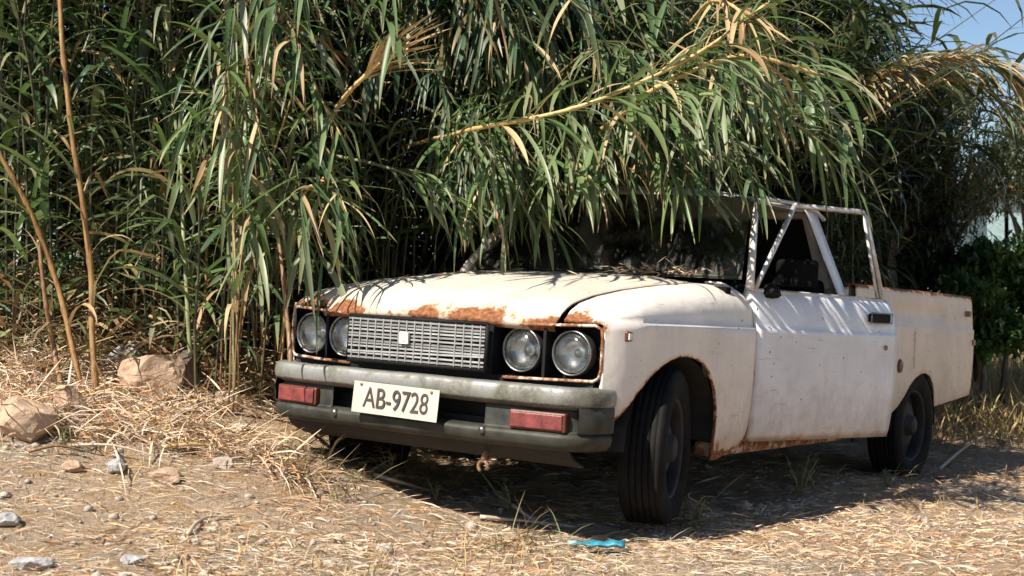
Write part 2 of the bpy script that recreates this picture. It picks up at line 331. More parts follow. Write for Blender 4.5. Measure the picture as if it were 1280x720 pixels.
# ------------------------------------------------------------------ TRUCK  (local axes: x to its left, y rearwards, z up)
M3 = [[0.82574474, 0.56128231, 0.05574757], [-0.04114272, -0.03863532, 0.99840602], [-0.56254147, 0.82672213, 0.00881024]]
CT = Vector((3.28550061, -4.17494993, 0.89528221))
rot = Matrix((M3[0], M3[2], M3[1]))
COL.objects.link(truck)
TM = Matrix.Translation(Vector((0, 0, CAMZ))-rot @ CT) @ rot.to_4x4(); truck.matrix_world = TM; TMI = TM.inverted()
tag(truck, 'abandoned rusty cream pickup truck under the overhanging reeds', 'pickup truck')
def n1(v, z, s=7): return noise.noise((v*s, z*s, 3.3))
UZ_Z = [.28, .34, .42, .52, .66, .80, .838]; UZ_U = [.735, .755, .772, .784, .790, .790, .788]
def uside(z): return interp(z, UZ_Z, UZ_U)
def hood_z(u, v):
    z = interp(v, [0, .03, .07, .14, .28, .5, .8, 1.15], [.834, .864, .898, .926, .955, .984, 1.012, 1.035])
    return z-.022*(abs(u)/.56)**2.6
HV0 = lambda u: .050+.085*(abs(u)/.56)**2
# hood
hd = MB(); rows = []
for j in range(33):
    u = -.545+1.09*j/32; v0 = HV0(u); r = [(u, v0+.012, .805-.012*(abs(u)/.56)), (u, v0, .822-.012*(abs(u)/.56))]
    for k in range(22):
        s = (k/21)**1.3; v = v0+(1.14-v0)*s; r.append((u, v, hood_z(u, (v-v0)*1.14/(1.14-v0))+.006*sstep(.15, .5, v)*math.exp(-((abs(u)-.36)/.05)**2)))
    rows.append(r)
def hood_rust(u, v, z):
    t = v-HV0(u); e = max(0, 1-t/.032); q = .54*e**.8*(.85+1.0*n1(u, v, 9))
    q += .36*max(0, 1-t/.30)*max(0, .16+n1(u, v, 8))
    q += .30*math.exp(-((u-.30-.4*t)/.07)**2)*max(0, 1-t/.32) + .22*math.exp(-((u+.32)/.16)**2)*max(0, 1-t/.16)
    q += .25*max(0, 1-(.545-abs(u))/.03)*(.5+n1(v, 1, 4)) + .24*max(0, n1(u*2.2+v, v*.7-u, 4.4))
    return max(0, q)
hd.grid(rows, hood_rust); hd.build('hood', 'hood_paint', truck, solid=.012)
# front fenders
VA = [.10, .17, .25, .34, .40, .45, .50, .56, .63, .70, .77, .83, .87, .91, .95, .975, .995, 1.008, 1.018, 1.03]
ZA = [.44, .42, .51, .597, .640, .666, .688, .708, .720, .720, .712, .695, .671, .632, .583, .52, .44, .37, .335, .305]
def fender(sg):
    f = MB(); cols = list(np.linspace(.165, 1.30, 70))+[v for v in VA if v > .166]; cols = sorted(set(round(c, 4) for c in cols)); rows = []
    for v in cols:
        zb = interp(v, VA+[1.08, 1.18, 1.30], ZA+[.305, .335, .372]) if v >= .10 else .46
        nose = .058*max(0, (.38-v)/.215)**2.2
        r = []
        for k in range(13):
            z = zb+(.838-zb)*k/12
            r.append((uside(z)-nose - (.03*max(0, (.25-v)/.085)*max(0, (.55-z)/.1) if z < .55 else 0), v, z))
        zg = hood_z(.555, max(0, (v-.14)*1.14))-.004
        zg = max(zg, .842)
        u0 = .771-nose
        for k in range(11):
            a = math.pi/2*k/10
            r.append((.565+(u0-.565)*math.cos(a)**.75, v, .842+(zg-.842)*math.sin(a)**.8))
        rows.append([(sg*p[0], p[1], p[2]) for p in r])
    def fr(u, v, z):
        q = 0
        zb = interp(v, VA+[1.08, 1.3], ZA+[.305, .372])
        q += .52*max(0, 1-(z-zb)/.03)
        q += .62*math.exp(-((v-1.06)/.09)**2)*max(0, 1-(z-.30)/.13)
        q += .55*max(0, 1-(1.30-v)/.03)*(.7+.8*n1(z, v, 8))
        if z > .80: q += .58*math.exp(-((v-.20)/.05)**2)*max(0, 1-abs(abs(u)-.63)/.10) + .40*max(0, 1-(v-.165)/.03)
        q += .38*max(0, 1-(abs(u)-.558)/.022)*sstep(.2, .9, .6+n1(v, 2, 6))
        return q
    f.grid(rows, fr, flip=sg < 0)
    o = f.build('front_fender', 'paint', truck, solid=.012)
    return o
fl = fender(1); fender(-1)
# lamp surround (pale rim around each lamp bay), dark lamp bays
for sg in (1, -1):
    rim = MB()
    path = [(.36, .812), (.55, .818), (.70, .824), (.722, .812), (.727, .78), (.727, .67), (.720, .640), (.70, .628), (.55, .624), (.36, .620)]
    rim.tube([(sg*a, .088+.078*(a/.73)**3, b) for a, b in path], .0060, 8, .48, sq=1.2)
    rim.build('lamp_bay_trim', 'paint', truck)
    b = MB(); u0, u1, z0, z1, vf, vb = .315, .724, .628, .818, .085, .215
    q = [(u0, z0), (u1, z0), (u1, z1), (u0, z1)]
    V = [(sg*a, vf if a < .5 else .160, z) for a, z in q]+[(sg*a, vb, z) for a, z in q]
    b.add(V, [(0, 1, 5, 4), (1, 2, 6, 5), (2, 3, 7, 6), (3, 0, 4, 7), (4, 5, 6, 7)])
    b.box((sg*.512-.006, .125, z0), (sg*.512+.006, vb, z1))
    b.build('lamp_bay', 'black', truck, smooth=False, recalc=False)
    for uc in (.415, .612):
        h = MB(); h.lathe([(.074, .015), (.079, -.006), (.083, -.010), (.086, -.004), (.086, .03)], 36, (0, 0, 0), 'y')
        ho_ = h.build('headlight', 'chrome', truck); ho_.location = (sg*uc, .130 if uc < .5 else .155, .722); ho_.scale = (.95, 1, .95)
        p = MB(); p.lathe([(.073, .002), (.066, .020), (.05, .036), (.028, .045), (.012, .047), (.0115, .03), (.001, .028)], 32, (0, 0, 0), 'y'); p.build('reflector', 'reflector', ho_)
        p = MB(); prof = [(.074, .0), (.066, -.010), (.05, -.017), (.03, -.021), (.012, -.023), (.001, -.0235)]
        p.lathe(prof, 32, (0, 0, 0), 'y'); p.build('lens', 'lens', ho_, solid=.004)
# front apron behind the grille, and the panel beneath the lamps
ap = MB(); ap.box((-.70, .172, .55), (.70, .19, .628), .15); ap.box((-.36, .10, .55), (.36, .12, .628)); ap.box((-.31, .10, .628), (.31, .115, .82)); ap.build('front_apron', 'black', truck, smooth=False)
# grille: frame, horizontal and upright slats
gz0, gz1, gw, gv = .640, .806, .322, .040
gm = MB()
for a, b in (((-gw, gz0), (gw, gz0)), ((-gw, gz1), (gw, gz1))): gm.tube([(a[0], gv, a[1]), (b[0], gv, b[1])], .008, 6)
for s in (-1, 1): gm.tube([(s*gw, gv, gz0), (s*gw, gv, gz1)], .008, 6)
gm.box((-gw, gv+.035, gz0), (gw, gv+.045, gz1)); 
grille = gm.build('grille', 'black', truck)
hm = MB(); hm.box((-gw+.004, -.009, -.0032), (gw-.004, .006, .0032)); h0 = None
for k in range(12):
    z = gz0+.013+k*(gz1-gz0-.024)/11
    if h0 is None: h0 = hm.build('slat', 'frame', grille, smooth=False); o = h0
    else: o = h0.copy(); COL.objects.link(o)
    o.location = (0, gv+random.uniform(-.002, .002), z+random.uniform(-.0012, .0012)); o.rotation_euler = (random.uniform(-.25, .25), random.uniform(-.004, .004)*(7 if k in (1, 2, 7) else 1), 0)
vm = MB(); vm.box((-.0025, -.011, gz0+.006), (.0025, .008, gz1-.006)); v0_ = None
for k in range(17):
    if k == 12: continue
    if v0_ is None: v0_ = vm.build('upright_slat', 'frame', grille, smooth=False); o = v0_
    else: o = v0_.copy(); COL.objects.link(o)
    o.location = ((k-8)*gw*2/17.2, gv, 0)
em = MB(); em.box((-.021, -.006, -.022), (.021, .006, .022)); em.box((-.004, -.010, -.013), (.004, -.006, .013))
eo = em.build('emblem', 'badge', grille, bevel=.004); eo.location = (-.040, gv-.018, .735)
# bumper: sweep
def bump_path(n=72):
    pts = []
    for i in range(n+1):
        t = -1+2*i/n; u = t*.80
        a = abs(t)
        if a < .80: v = .000+.020*(a/.80)**2; uu = u*.955
        else:
            s = (a-.80)/.20; uu = math.copysign(.611+.150*math.sin(s*math.pi/2), u); v = .020+.19*(1-math.cos(s*math.pi/2))
        pts.append((uu, v))
    return pts
BP = bump_path()
def sweep(mb, prof, sel=lambda u: True, close=False):
    seg = [(i, p) for i, p in enumerate(BP) if sel(p[0])]; runs = []; cur = []
    for i, p in seg:
        if cur and i != cur[-1][0]+1: runs.append(cur); cur = []
        cur.append((i, p))
    runs.append(cur)
    for rn in runs:
        R = []
        for i, p in rn:
            a = BP[max(0, i-1)]; b = BP[min(len(BP)-1, i+1)]; t = Vector((b[0]-a[0], b[1]-a[1])).normalized(); nn = Vector((t.y, -t.x))
            R.append([(p[0]+nn.x*o, p[1]+nn.y*o, z+.0025*noise.noise((p[0]*5, z*9, 0))) for o, z in prof])
        mb.grid(R)
bm_ = MB()
sweep(bm_, [(-.075, .598), (-.05, .607), (-.008, .606), (.003, .602), (.008, .592), (.011, .574), (.009, .551), (.003, .542), (-.012, .536), (-.030, .528)])
bumper = bm_.build('bumper', 'bumper', truck, solid=.004)
bs_ = MB(); sweep(bs_, [(-.010, .546), (.004, .540), (.006, .50), (.004, .452), (-.010, .446)], lambda u: abs(u) > .690); sweep(bs_, [(-.030, .528), (-.026, .52), (-.024, .455), (-.014, .449)], lambda u: abs(u+.02) > .345); sweep(bs_, [(-.035, .453), (-.016, .447), (-.004, .440), (.000, .428), (-.006, .405), (-.020, .388), (-.06, .380)]); bs_.build('bumper_skirt', 'dark_olive', bumper, solid=.004)  # lower band, end caps and recess panels, darker olive than the upper band
for s in (-1, 1):
    bb = MB(); bb.lathe([(.0, -.010), (.012, -.009), (.014, 0), (.014, .01)], 10, (s*.345, .008, .432), 'y'); bb.build('bolt', 'chrome', bumper)
    r = MB(); r.box((.452, .014, .449), (.672, .06, .517)); V = r.v
    rr = MB(); rr.v = [(s*x, y+(.022 if abs(x) > .6 else 0), z) for x, y, z in V]; rr.f = r.f; rr.r = r.r
    ro = rr.build('turn_signal', 'amber', truck, smooth=False, bevel=.006)
    r = MB(); r.box((.462, .007, .456), (.662, .03, .510)); rr = MB(); rr.v = [(s*x, y+(.022 if x > .6 else 0), z) for x, y, z in r.v]; rr.f = r.f; rr.r = r.r
    rr.build('lens', 'red', ro, smooth=False, bevel=.004)
# licence plate with its characters
pl = MB(); R = []
for i in range(13):
    u = -.200+.400*i/12
    R.append([(u, .004*math.cos(u*9)-.004, -.058), (u, .004*math.cos(u*9)-.004, .058)])
pl.grid(R); plate = pl.build('license_plate', 'plate', truck, solid=.003); plate.location = (-.028, -.022, .503); plate.rotation_euler = (math.radians(-4), math.radians(.8), 0)
def text_mesh(name, body, size, mat, parent, loc, rot, extr=.0015, sx=1.0):
    cu = bpy.data.curves.new(name, 'FONT'); cu.body = body; cu.size = size; cu.align_x = 'CENTER'; cu.align_y = 'CENTER'; cu.extrude = extr; cu.offset = 0
    to = bpy.data.objects.new(name, cu); COL.objects.link(to); dg = bpy.context.evaluated_depsgraph_get(); me = bpy.data.meshes.new_from_object(to.evaluated_get(dg))
    bpy.data.objects.remove(to); me.materials.clear(); me.materials.append(MAT[mat]); o = bpy.data.objects.new(name, me); COL.objects.link(o); o.parent = parent; o.location = loc; o.rotation_euler = rot; o.scale = (sx, 1, 1); return o
text_mesh('plate_lettering', 'AB-9728', .108, 'ink', plate, (.004, -.0075, -.002), (math.pi/2, 0, 0), .001, .80)
for s in (-1, 1):
    b = MB(); b.lathe([(.0, -.004), (.005, -.003), (.006, 0), (.006, .004)], 8, (s*.165, -.008, .047), 'y'); b.build('plate_screw', 'cane_brown', plate)
# side marker lamps on the fenders
for s in (1, -1):
    k = MB(); k.box((s*.766-.014, .245, .773), (s*.766+.014, .335, .810)); mo = k.build('side_marker', 'amber', truck, smooth=False, bevel=.006)
    k = MB(); k.box((s*.781-.003, .252, .780), (s*.781+.003, .275, .803)); k.build('lens', 'badge', mo, smooth=False)
# cowl, cab shell
cw = MB(); R = []
for j in range(25):
    u = -.575+1.15*j/24; a = abs(u)/.575; zf = hood_z(.555, 1.13)-.006
    R.append([(u, 1.150, zf-.004+.018*(1-a*a)), (u, 1.20+.03*a, zf+.020*(1-a*a)), (u, 1.27+.03*a, zf+.024*(1-a*a)), (u, 1.33+.03*a, zf-.01)])
for sg_ in (1, -1):
    cw.grid([[(sg_*u, v, 1.024-.010*(v-1.28)/.1-.10*max(0, (u-.60)/.13)**2.2) for u in (.548, .58, .62, .66, .70, .728)] for v in (1.285, 1.32, 1.36, 1.41)], lambda u, v, z: .2)
cw.grid(R, lambda u, v, z: .12); cw.build('cowl', 'paint', truck, solid=.01)
cab = MB()
# roof skin
R = []
for i in range(15):
    u = -.60+1.2*i/14; a = abs(u)/.60; col = []
    for j in range(13):
        t = j/12; v = 1.565+.055*a*a+t*.70
        z = 1.392+.060*(1-a**2.6)*(math.sin(math.pi*min(1, .12+t*.88))**.5*.7+.3)+.012
        if j == 0 or j == 12: z -= .028*(1-a**3)
        col.append((u, v, z-(.01 if a > .98 else 0)))
    R.append(col)
roof = MB(); roof.grid(R, lambda u, v, z: .15); roof_o = roof.build('roof', 'paint', truck, solid=.012)
for s in (1, -1):
    dr = MB(); dr.tube([(s*.700, 1.40, 1.13), (s*.612, 1.615, 1.378), (s*.625, 1.68, 1.405), (s*.63, 2.0, 1.412), (s*.628, 2.24, 1.398), (s*.65, 2.30, 1.36)], .010, 6); dr.build('drip_rail', 'gutter', truck)
    ap = MB(); ap.tube([(s*.738, 1.320, 1.000), (s*.728, 1.345, 1.045), (s*.605, 1.625, 1.395)], [.030, .026, .021], 8, .2, sq=.65); ap.build('windscreen_pillar', 'paint', truck)
    # rear quarter pillar: broad panel between door opening and rear window
    R = []
    for k in range(9):
        t = k/8; z = 1.405+(1.00-1.405)*t; u = .612+(.745-.612)*t
        R.append([(s*u, 2.155+.145*t, z), (s*(u+.006), 2.20+.15*t, z), (s*(u-.01), 2.30+.13*t, z), (s*(u-.09), 2.33+.12*t, z)])
    cp = MB(); cp.grid(R, lambda u, v, z: .28*max(0, 1-(z-1.0)/.07)); cp.build('rear_pillar', 'door_paint', truck, solid=.012)
    # door jamb below the belt line, rocker sill
    jb = MB(); jb.box((s*.70-.03, 2.335, .36), (s*.70+.045, 2.44, 1.0), .3); jb.build('door_jamb', 'paint', truck, smooth=False, bevel=.01)
    rk = MB(); rk.box((s*.695-.045, 1.06, .315), (s*.695+.045, 2.44, .375), .48); rk.build('rocker_sill', 'bed_paint', truck, smooth=False, bevel=.012)
bk = MB(); bk.box((-.73, 2.43, .36), (.73, 2.45, 1.04), .2); bk.tube([(-.62, 2.42, 1.04), (-.55, 2.30, 1.385), (.55, 2.30, 1.385), (.62, 2.42, 1.04)], .028, 6); bk.build('cab_back_panel', 'paint', truck, smooth=False)
rw = MB(); rw.grid([[(-.60, 2.425, 1.03), (.60, 2.425, 1.03)], [(-.54, 2.31, 1.37), (.54, 2.31, 1.37)]]); rw.build('rear_window', 'black_glass', truck, solid=.004)
# windscreen and its lower trim
R = []
for j in range(17):
    a = -1+2*j/16; b0 = Vector((a*.695, 1.245+.085*a*a, 1.035)); b1 = Vector((a*.585, 1.560+.06*a*a, 1.405))
    R.append([b0.lerp(b1, k/6) for k in range(7)])
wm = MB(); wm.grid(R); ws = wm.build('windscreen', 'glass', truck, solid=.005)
tr = MB(); tr.tube([(-.60, 1.36, 1.13)]+[(a*.66, 1.243+.085*a*a, 1.046) for a in np.linspace(-1, 1, 15)]+[(.672, 1.33, 1.060), (.668, 1.36, 1.10), (.655, 1.39, 1.14)], .009, 6); tr.build('windscreen_trim', 'dark_olive', ws)
for uu in (.40, -.30):
    wp = MB(); wp.lathe([(.012, 1.03), (.014, 1.055), (.010, 1.075)], 10, (uu, 1.20, .0), 'z', True); wp.tube([(uu, 1.20, 1.068), (uu-.01, 1.225, 1.10), (uu-.015, 1.30, 1.16)], .005, 6)
    wp.tube([(uu-.015, 1.285, 1.12), (uu-.02, 1.305, 1.15), (uu-.03, 1.36, 1.22)], .008, 6); wp.build('wiper', 'black', truck)
# interior
it = MB(); it.box((-.70, 1.32, .80), (.70, 1.52, 1.02)); it.build('dashboard', 'interior', truck, smooth=False, bevel=.03)
it = MB(); it.box((-.66, 1.75, .45), (.66, 2.25, .66)); it.box((-.66, 2.20, .60), (.66, 2.36, 1.08)); it.build('bench_seat', 'interior', truck, smooth=False, bevel=.04)
it = MB(); it.box((-.74, 1.16, .34), (.74, 2.44, .40)); it.box((-.72, 1.14, .36), (.72, 1.18, 1.0)); it.build('cab_floor', 'interior', truck, smooth=False)
sw = MB(); ring = [Vector((.34+.19*math.cos(t), 1.62-.09*math.sin(t), 1.0+.165*math.sin(t))) for t in np.linspace(0, 2*math.pi, 29)]
sw.tube(ring, .013, 6, cap=False); sw.tube([(.34, 1.62, 1.0), (.34, 1.50, .88)], .025, 8); sw.tube([(.15, 1.62, 1.0), (.53, 1.62, 1.0)], .012, 6); sw.build('steering_wheel', 'black', truck)
# doors
def door(sg, ang):
    d = MB(); L = 1.035; rows = []
    cols = np.linspace(0, L, 30)
    ZR = [.365, .40, .46, .54, .64, .74, .82, .836, .842, .862, .89, .92, .95, .975, .992, 1.0]
    UR = [-.032, -.022, -.013, -.006, .000, .003, .002, .000, -.008, -.011, -.016, -.023, -.033, -.045, -.060, -.078]
    for v in cols:
        rows.append([(sg*u, v, z-.006*sstep(.5, 1, v/L)*(z > .95)) for z, u in zip(ZR, UR)])
    def dr_(u, v, z): return .30*max(0, 1-(z-.365)/.05) + .15*max(0, 1-v/.03) + .05*max(0, n1(v, z, 4))
    d.grid(rows, dr_, flip=sg < 0)
    o = d.build('door', 'door_paint', truck, solid=.045); o.location = (sg*.787, 1.312, 0); o.rotation_euler = (0, 0, -sg*ang)
    b0, b1 = -.055, -.165
    wf = MB(); A = (sg*(b0-.005), .150-.105, 1.0); T1 = (sg*(b1+.012), .41, 1.382); T2 = (sg*(b1+.012), .93, 1.396); T3 = (sg*(b1+.014), .955, 1.372); B = (sg*(b0-.006), .985, 1.0)
    wf.tube([A, T1], .0115, 6); wf.tube([T1, T2, T3, B], .0125, 6); wf.tube([(sg*(b1+.02), .925, 1.38), (sg*(b0-.012), .955, 1.0)], .008, 6)
    wf.build('window_frame', 'gutter', o)
    bs = MB(); bs.tube([(sg*(-.060), .02, .996), (sg*(-.066), .99, .990)], .010, 6); bs.build('belt_strip', 'gutter', o)
    h = MB(); h.box((sg*(-.004)-.012, .81, .888), (sg*(-.004)+.012, .965, .928)); ho = h.build('door_handle', 'black', o, smooth=False, bevel=.008)
    h = MB(); h.tube([(sg*.009, .806, .886), (sg*.009, .968, .886), (sg*.009, .968, .930), (sg*.009, .806, .930), (sg*.009, .806, .886)], .0035, 6); h.build('handle_surround', 'chrome', ho)
    h = MB(); h.lathe([(.0, .008), (.011, .006), (.012, -.01)], 12, (sg*.004, .935, .775), 'x'); h.build('door_lock', 'cane_brown', o)
    if sg > 0:
        m = MB(); m.tube([(-.045, .135, .985), (-.035, .125, 1.012), (-.03, .12, 1.02)], [.045, .035, .015], 10)
        m.tube([(-.035, .125, 1.01), (-.015, .13, 1.045), (.0, .15, 1.065)], .014, 8)
        mo = m.build('mirror', 'black', o)
        m = MB(); m.box((-.07, .18, 1.02), (.13, .23, 1.135)); q = m.build('mirror_head', 'matte', mo, smooth=False, bevel=.018)
    return o
door(1, math.radians(13.5)); door(-1, 0)
# bed
AV = [2.46, 2.90, 3.02, 3.10, 3.17, 3.24, 3.32, 3.40, 3.48, 3.56, 3.62, 3.66, 3.69, 3.705]
AZ = [.405, .425, .43, .462, .51, .565, .606, .626, .632, .614, .575, .52, .46, .445]
def bed_zb(v): return interp(v, AV+[4.32], AZ+[.495])
for s in (1, -1):
    b = MB(); cols = sorted(set([round(c, 4) for c in np.linspace(2.46, 4.32, 70)]+AV)); rows = []
    for v in cols:
        zb = bed_zb(v); r = [(s*(uside(zb+(.872-zb)*k/10)), v, zb+(.872-zb)*k/10) for k in range(11)]
        panel = .012*sstep(2.90, 2.94, v)*sstep(3.82, 3.78, v)
        for z, u in ((.879, .780), (.905, .778), (.922, .777-panel), (.972, .772-panel), (.988, .771), (1.03, .766), (1.052, .764), (1.066, .758), (1.070, .742), (1.066, .722), (1.04, .716), (.80, .716), (.60, .716)):
            r.append((s*u, v, z))
        rows.append(r)
    def br(u, v, z):
        q = .85*max(0, 1-(1.075-z)/.04) + .30*max(0, 1-(z-bed_zb(v))/.035) + .30*max(0, 1-(4.32-v)/.04)+.16*max(0, n1(v, z, 3))
        q += .45*math.exp(-((v-3.30)/.012)**2)*math.exp(-((z-.80)/.05)**2)
        return q
    b.grid(rows, br, flip=s < 0); b.build('bed_side', 'bed_paint', truck, solid=.006)
    st_ = MB(); st_.box((s*.793-.006, 3.27, .66), (s*.793+.004, 3.30, .85), .15); st_.build('bed_rib', 'bed_paint', truck, smooth=False, bevel=.004)
bf = MB(); bf.box((-.71, 2.47, .60), (.71, 4.30, .63), .4); bf.box((-.72, 2.47, .44), (.72, 2.49, 1.05), .3); bf.build('bed_floor', 'bed_paint', truck, smooth=False)
tg = MB(); tg.box((-.755, 4.29, .50), (.755, 4.325, 1.03), .3); tg.box((-.60, 4.325, .58), (.60, 4.332, .95), .2); tg.build('tailgate', 'bed_paint', truck, smooth=False, bevel=.008)
fc = MB(); fc.lathe([(.0, .010), (.03, .010), (.036, .004), (.036, -.01)], 20, (.789, 3.06, .672), 'x'); o = fc.build('fuel_cap', 'amber', truck); o.scale = (1, 1, 1)
for zz, vv in ((.965, 4.20), (.80, 4.31)):
    k = MB(); k.box((.772, vv-.025, zz-.016), (.80, vv+.02, zz+.016)); k.build('tailgate_latch', 'cane_brown', truck, smooth=False, bevel=.005)
# wheels
def wheel(u, v, zc, steer, R=.305, wd=.165, camber=0):
    t = MB(); h = wd/2
    prof = [(.185, -h*.82), (.20, -h*.98), (.24, -h*1.08), (.275, -h*1.03), (.292, -h*.90), (R, -h*.72)]
    for k in range(5):
        c = -h*.72+1.44*h*(k+.5)/5; hw = 1.44*h/5*.36
        prof += [(R, c-hw), (R, c+hw), (R-.008, c+hw+.002), (R-.008, c+hw+.006)]
    prof += [(R, h*.72), (.292, h*.90), (.275, h*1.03), (.24, h*1.08), (.20, h*.98), (.185, h*.82)]
    t.lathe(prof, 56, (0, 0, 0), 'x')
    wo = empty_child('wheel', (u, v, zc), (0, camber, steer))
    ty = t.build('tyre', 'rubber', wo, smooth=True)
    for e in ty.data.vertices:
        if e.co.z < -R+.035: e.co.z = -R+.035+(e.co.z+R-.035)*.25; e.co.x *= 1.08
    s = 1 if u > 0 else -1
    r = MB(); r.lathe([(.188, -s*h*.8), (.180, -s*h*.5), (.172, s*h*.2), (.176, s*h*.72), (.186, s*h*.86), (.190, s*h*.80)], 40, (0, 0, 0), 'x')
    r.lathe([(.172, s*h*.15), (.15, s*h*.10), (.13, s*h*.30), (.085, s*h*.55), (.060, s*h*.45), (.050, s*h*.85), (.035, s*h*.95), (.001, s*h*.98)], 40, (0, 0, 0), 'x')
    ro = r.build('rim', 'rim', wo)
    return wo
def empty_child(name, loc, rote):
    o = bpy.data.objects.new(name, None); o.empty_display_size = .1; COL.objects.link(o); o.parent = truck; o.location = loc; o.rotation_euler = rote; return o
wheel(.690, .665, .372, math.radians(17)); wheel(-.690, .665, .372, math.radians(15)); wheel(.695, 3.40, .350, 0); wheel(-.695, 3.40, .350, 0)
# underbody
ch = MB()
for s in (1, -1):
    ch.box((s*.38-.035, .12, .40), (s*.38+.035, 4.2, .50)); ch.box((s*.45-.05, .28, .48), (s*.45+.05, 1.12, .84))
    R = []
    for k in range(13):
        a = math.pi*k/12; R.append([(s*.50, .66-.37*math.cos(a), .38+.35*math.sin(a)), (s*.765, .66-.37*math.cos(a), .38+.35*math.sin(a))])
    ch.grid(R); R = []
    for k in range(13):
        a = math.pi*k/12; R.append([(s*.50, 3.40-.35*math.cos(a), .34+.31*math.sin(a)), (s*.765, 3.40-.35*math.cos(a), .34+.31*math.sin(a))])
    ch.grid(R)
ch.tube([(-.66, .665, .36), (.66, .665, .36)], .04, 8); ch.tube([(-.66, 3.40, .35), (.66, 3.40, .35)], .05, 8); ch.box((-.30, .3, .34), (.30, 1.1, .80)); ch.box((-.42, .10, .36), (.42, .16, .47)); ch.box((-.1, 1.1, .34), (.1, 2.2, .46)); ch.box((-.70, .16, .45), (.70, .20, .62))
ch.build('chassis', 'dark', truck, smooth=False)
va = MB(); va.grid([[(u, .055+.03*abs(u), .41), (u, .10+.03*abs(u), .345+.02*abs(u)), (u, .20, .325)] for u in np.linspace(-.66, .66, 15)]); va.build('front_valance', 'dark', truck, solid=.008)
hk = MB(); hk.tube([(.30+.020*math.cos(t), .09, .292+.020*math.sin(t)) for t in np.linspace(-.6, 4.2, 12)], .007, 6); hk.tube([(.30, .09, .312), (.30, .11, .36)], .012, 6); hk.build('tow_hook', 'cane_brown', truck)

def tw(u, v, z): return TM @ Vector((u, v, z))
# ------------------------------------------------------------------ REEDS
SEG = 6
def ribbon(base, d, length, width, droop, tint, twist=None, segs=SEG, power=1.35):
    """vectorised strap leaves; returns verts, faces, per-vertex tint"""
    N = len(base); g_ = np.array([0, 0, -1.0])
    d = d/np.linalg.norm(d, axis=1, keepdims=True)
    x = g_-(d @ g_)[:, None]*d; nx = np.linalg.norm(x, axis=1, keepdims=True); bad = nx[:, 0] < .05
    x[bad] = np.array([1, 0, 0]); x = x/np.linalg.norm(x, axis=1, keepdims=True); y = np.cross(d, x)
    wp = np.interp(np.linspace(0, 1, segs+1), [0, .06, .25, .5, .75, .92, 1], [.45, .8, 1, .9, .6, .25, .02])
    V = np.zeros((N, segs+1, 2, 3)); p = base.copy()
    if twist is None: twist = np.zeros(N)
    for k in range(segs+1):
        s = k/segs; a = droop*s**power
        dr = np.cos(a)[:, None]*d+np.sin(a)[:, None]*x; nr = -np.sin(a)[:, None]*d+np.cos(a)[:, None]*x
        if k: p = p+dr*(length/segs)[:, None]
        tw_ = twist*s; side = np.cos(tw_)[:, None]*y+np.sin(tw_)[:, None]*nr
        V[:, k, 0] = p-side*(width*wp[k]/2)[:, None]; V[:, k, 1] = p+side*(width*wp[k]/2)[:, None]
    idx = np.arange(N)[:, None]*(segs+1)*2+np.arange(segs)[None, :]*2
    Fc = np.stack([idx, idx+1, idx+3, idx+2], -1).reshape(-1, 4)
    return V.reshape(-1, 3), Fc, np.repeat(tint, (segs+1)*2)
def np_mesh(name, V, Fc, mat, tint=None, smooth=True):
    me = bpy.data.meshes.new(name); n = len(V); k = Fc.shape[1]
    me.vertices.add(n); me.vertices.foreach_set('co', np.asarray(V, np.float32).ravel())
    me.loops.add(len(Fc)*k); me.loops.foreach_set('vertex_index', np.asarray(Fc, np.int32).ravel())
    me.polygons.add(len(Fc)); me.polygons.foreach_set('loop_start', np.arange(0, len(Fc)*k, k, dtype=np.int32)); me.polygons.foreach_set('loop_total', np.full(len(Fc), k, np.int32))
    me.update(calc_edges=True); me.validate()
    if tint is not None:
        a = me.attributes.new('tint', 'FLOAT', 'POINT'); a.data.foreach_set('value', np.asarray(tint, np.float32))
    if smooth: me.polygons.foreach_set('use_smooth', np.ones(len(Fc), bool))
    me.materials.append(MAT[mat]); o = bpy.data.objects.new(name, me); COL.objects.link(o); return o
# shared leaf meshes, unit length, by droop and width
LEAF = {}
def leaf_mesh(mat, db, wb, tb):
    key = (mat, db, wb, tb)
    if key not in LEAF:
        segs = 8; dro = db*math.radians(20); wid = (.040, .062, .085)[wb]; V = []; Fc = []; p = Vector((0, 0, 0))
        wp = np.interp(np.linspace(0, 1, segs+1), [0, .06, .25, .5, .75, .92, 1], [.45, .8, 1, .92, .66, .3, .02])
        for k in range(segs+1):
            s = k/segs; a = dro*s**1.35 if tb < 2 else dro*(.2*s if s < .45 else .09+.91*min(1, (s-.45)/.22)); dr = Vector((math.sin(a), 0, math.cos(a))); nr = Vector((math.cos(a), 0, -math.sin(a)))
            if k: p = p+dr/segs
            t = (tb-1)*.9*s; sd = Vector((0, 1, 0))*math.cos(t)+nr*math.sin(t); hw = wid*wp[k]/2
            V += [p-sd*hw, p-nr*hw*.35*(-1), p+sd*hw]
        for k in range(segs):
            i = k*3; Fc += [(i, i+1, i+4, i+3), (i+1, i+2, i+5, i+4)]
        o = np_mesh('leaf', [tuple(v) for v in V], np.array(Fc), mat, None); ta = o.data.attributes.new('tip', 'FLOAT', 'POINT'); ta.data.foreach_set('value', np.repeat(np.linspace(0, 1, segs+1), 3).astype(np.float32)); LEAF[key] = o.data; bpy.data.objects.remove(o)
    return LEAF[key]
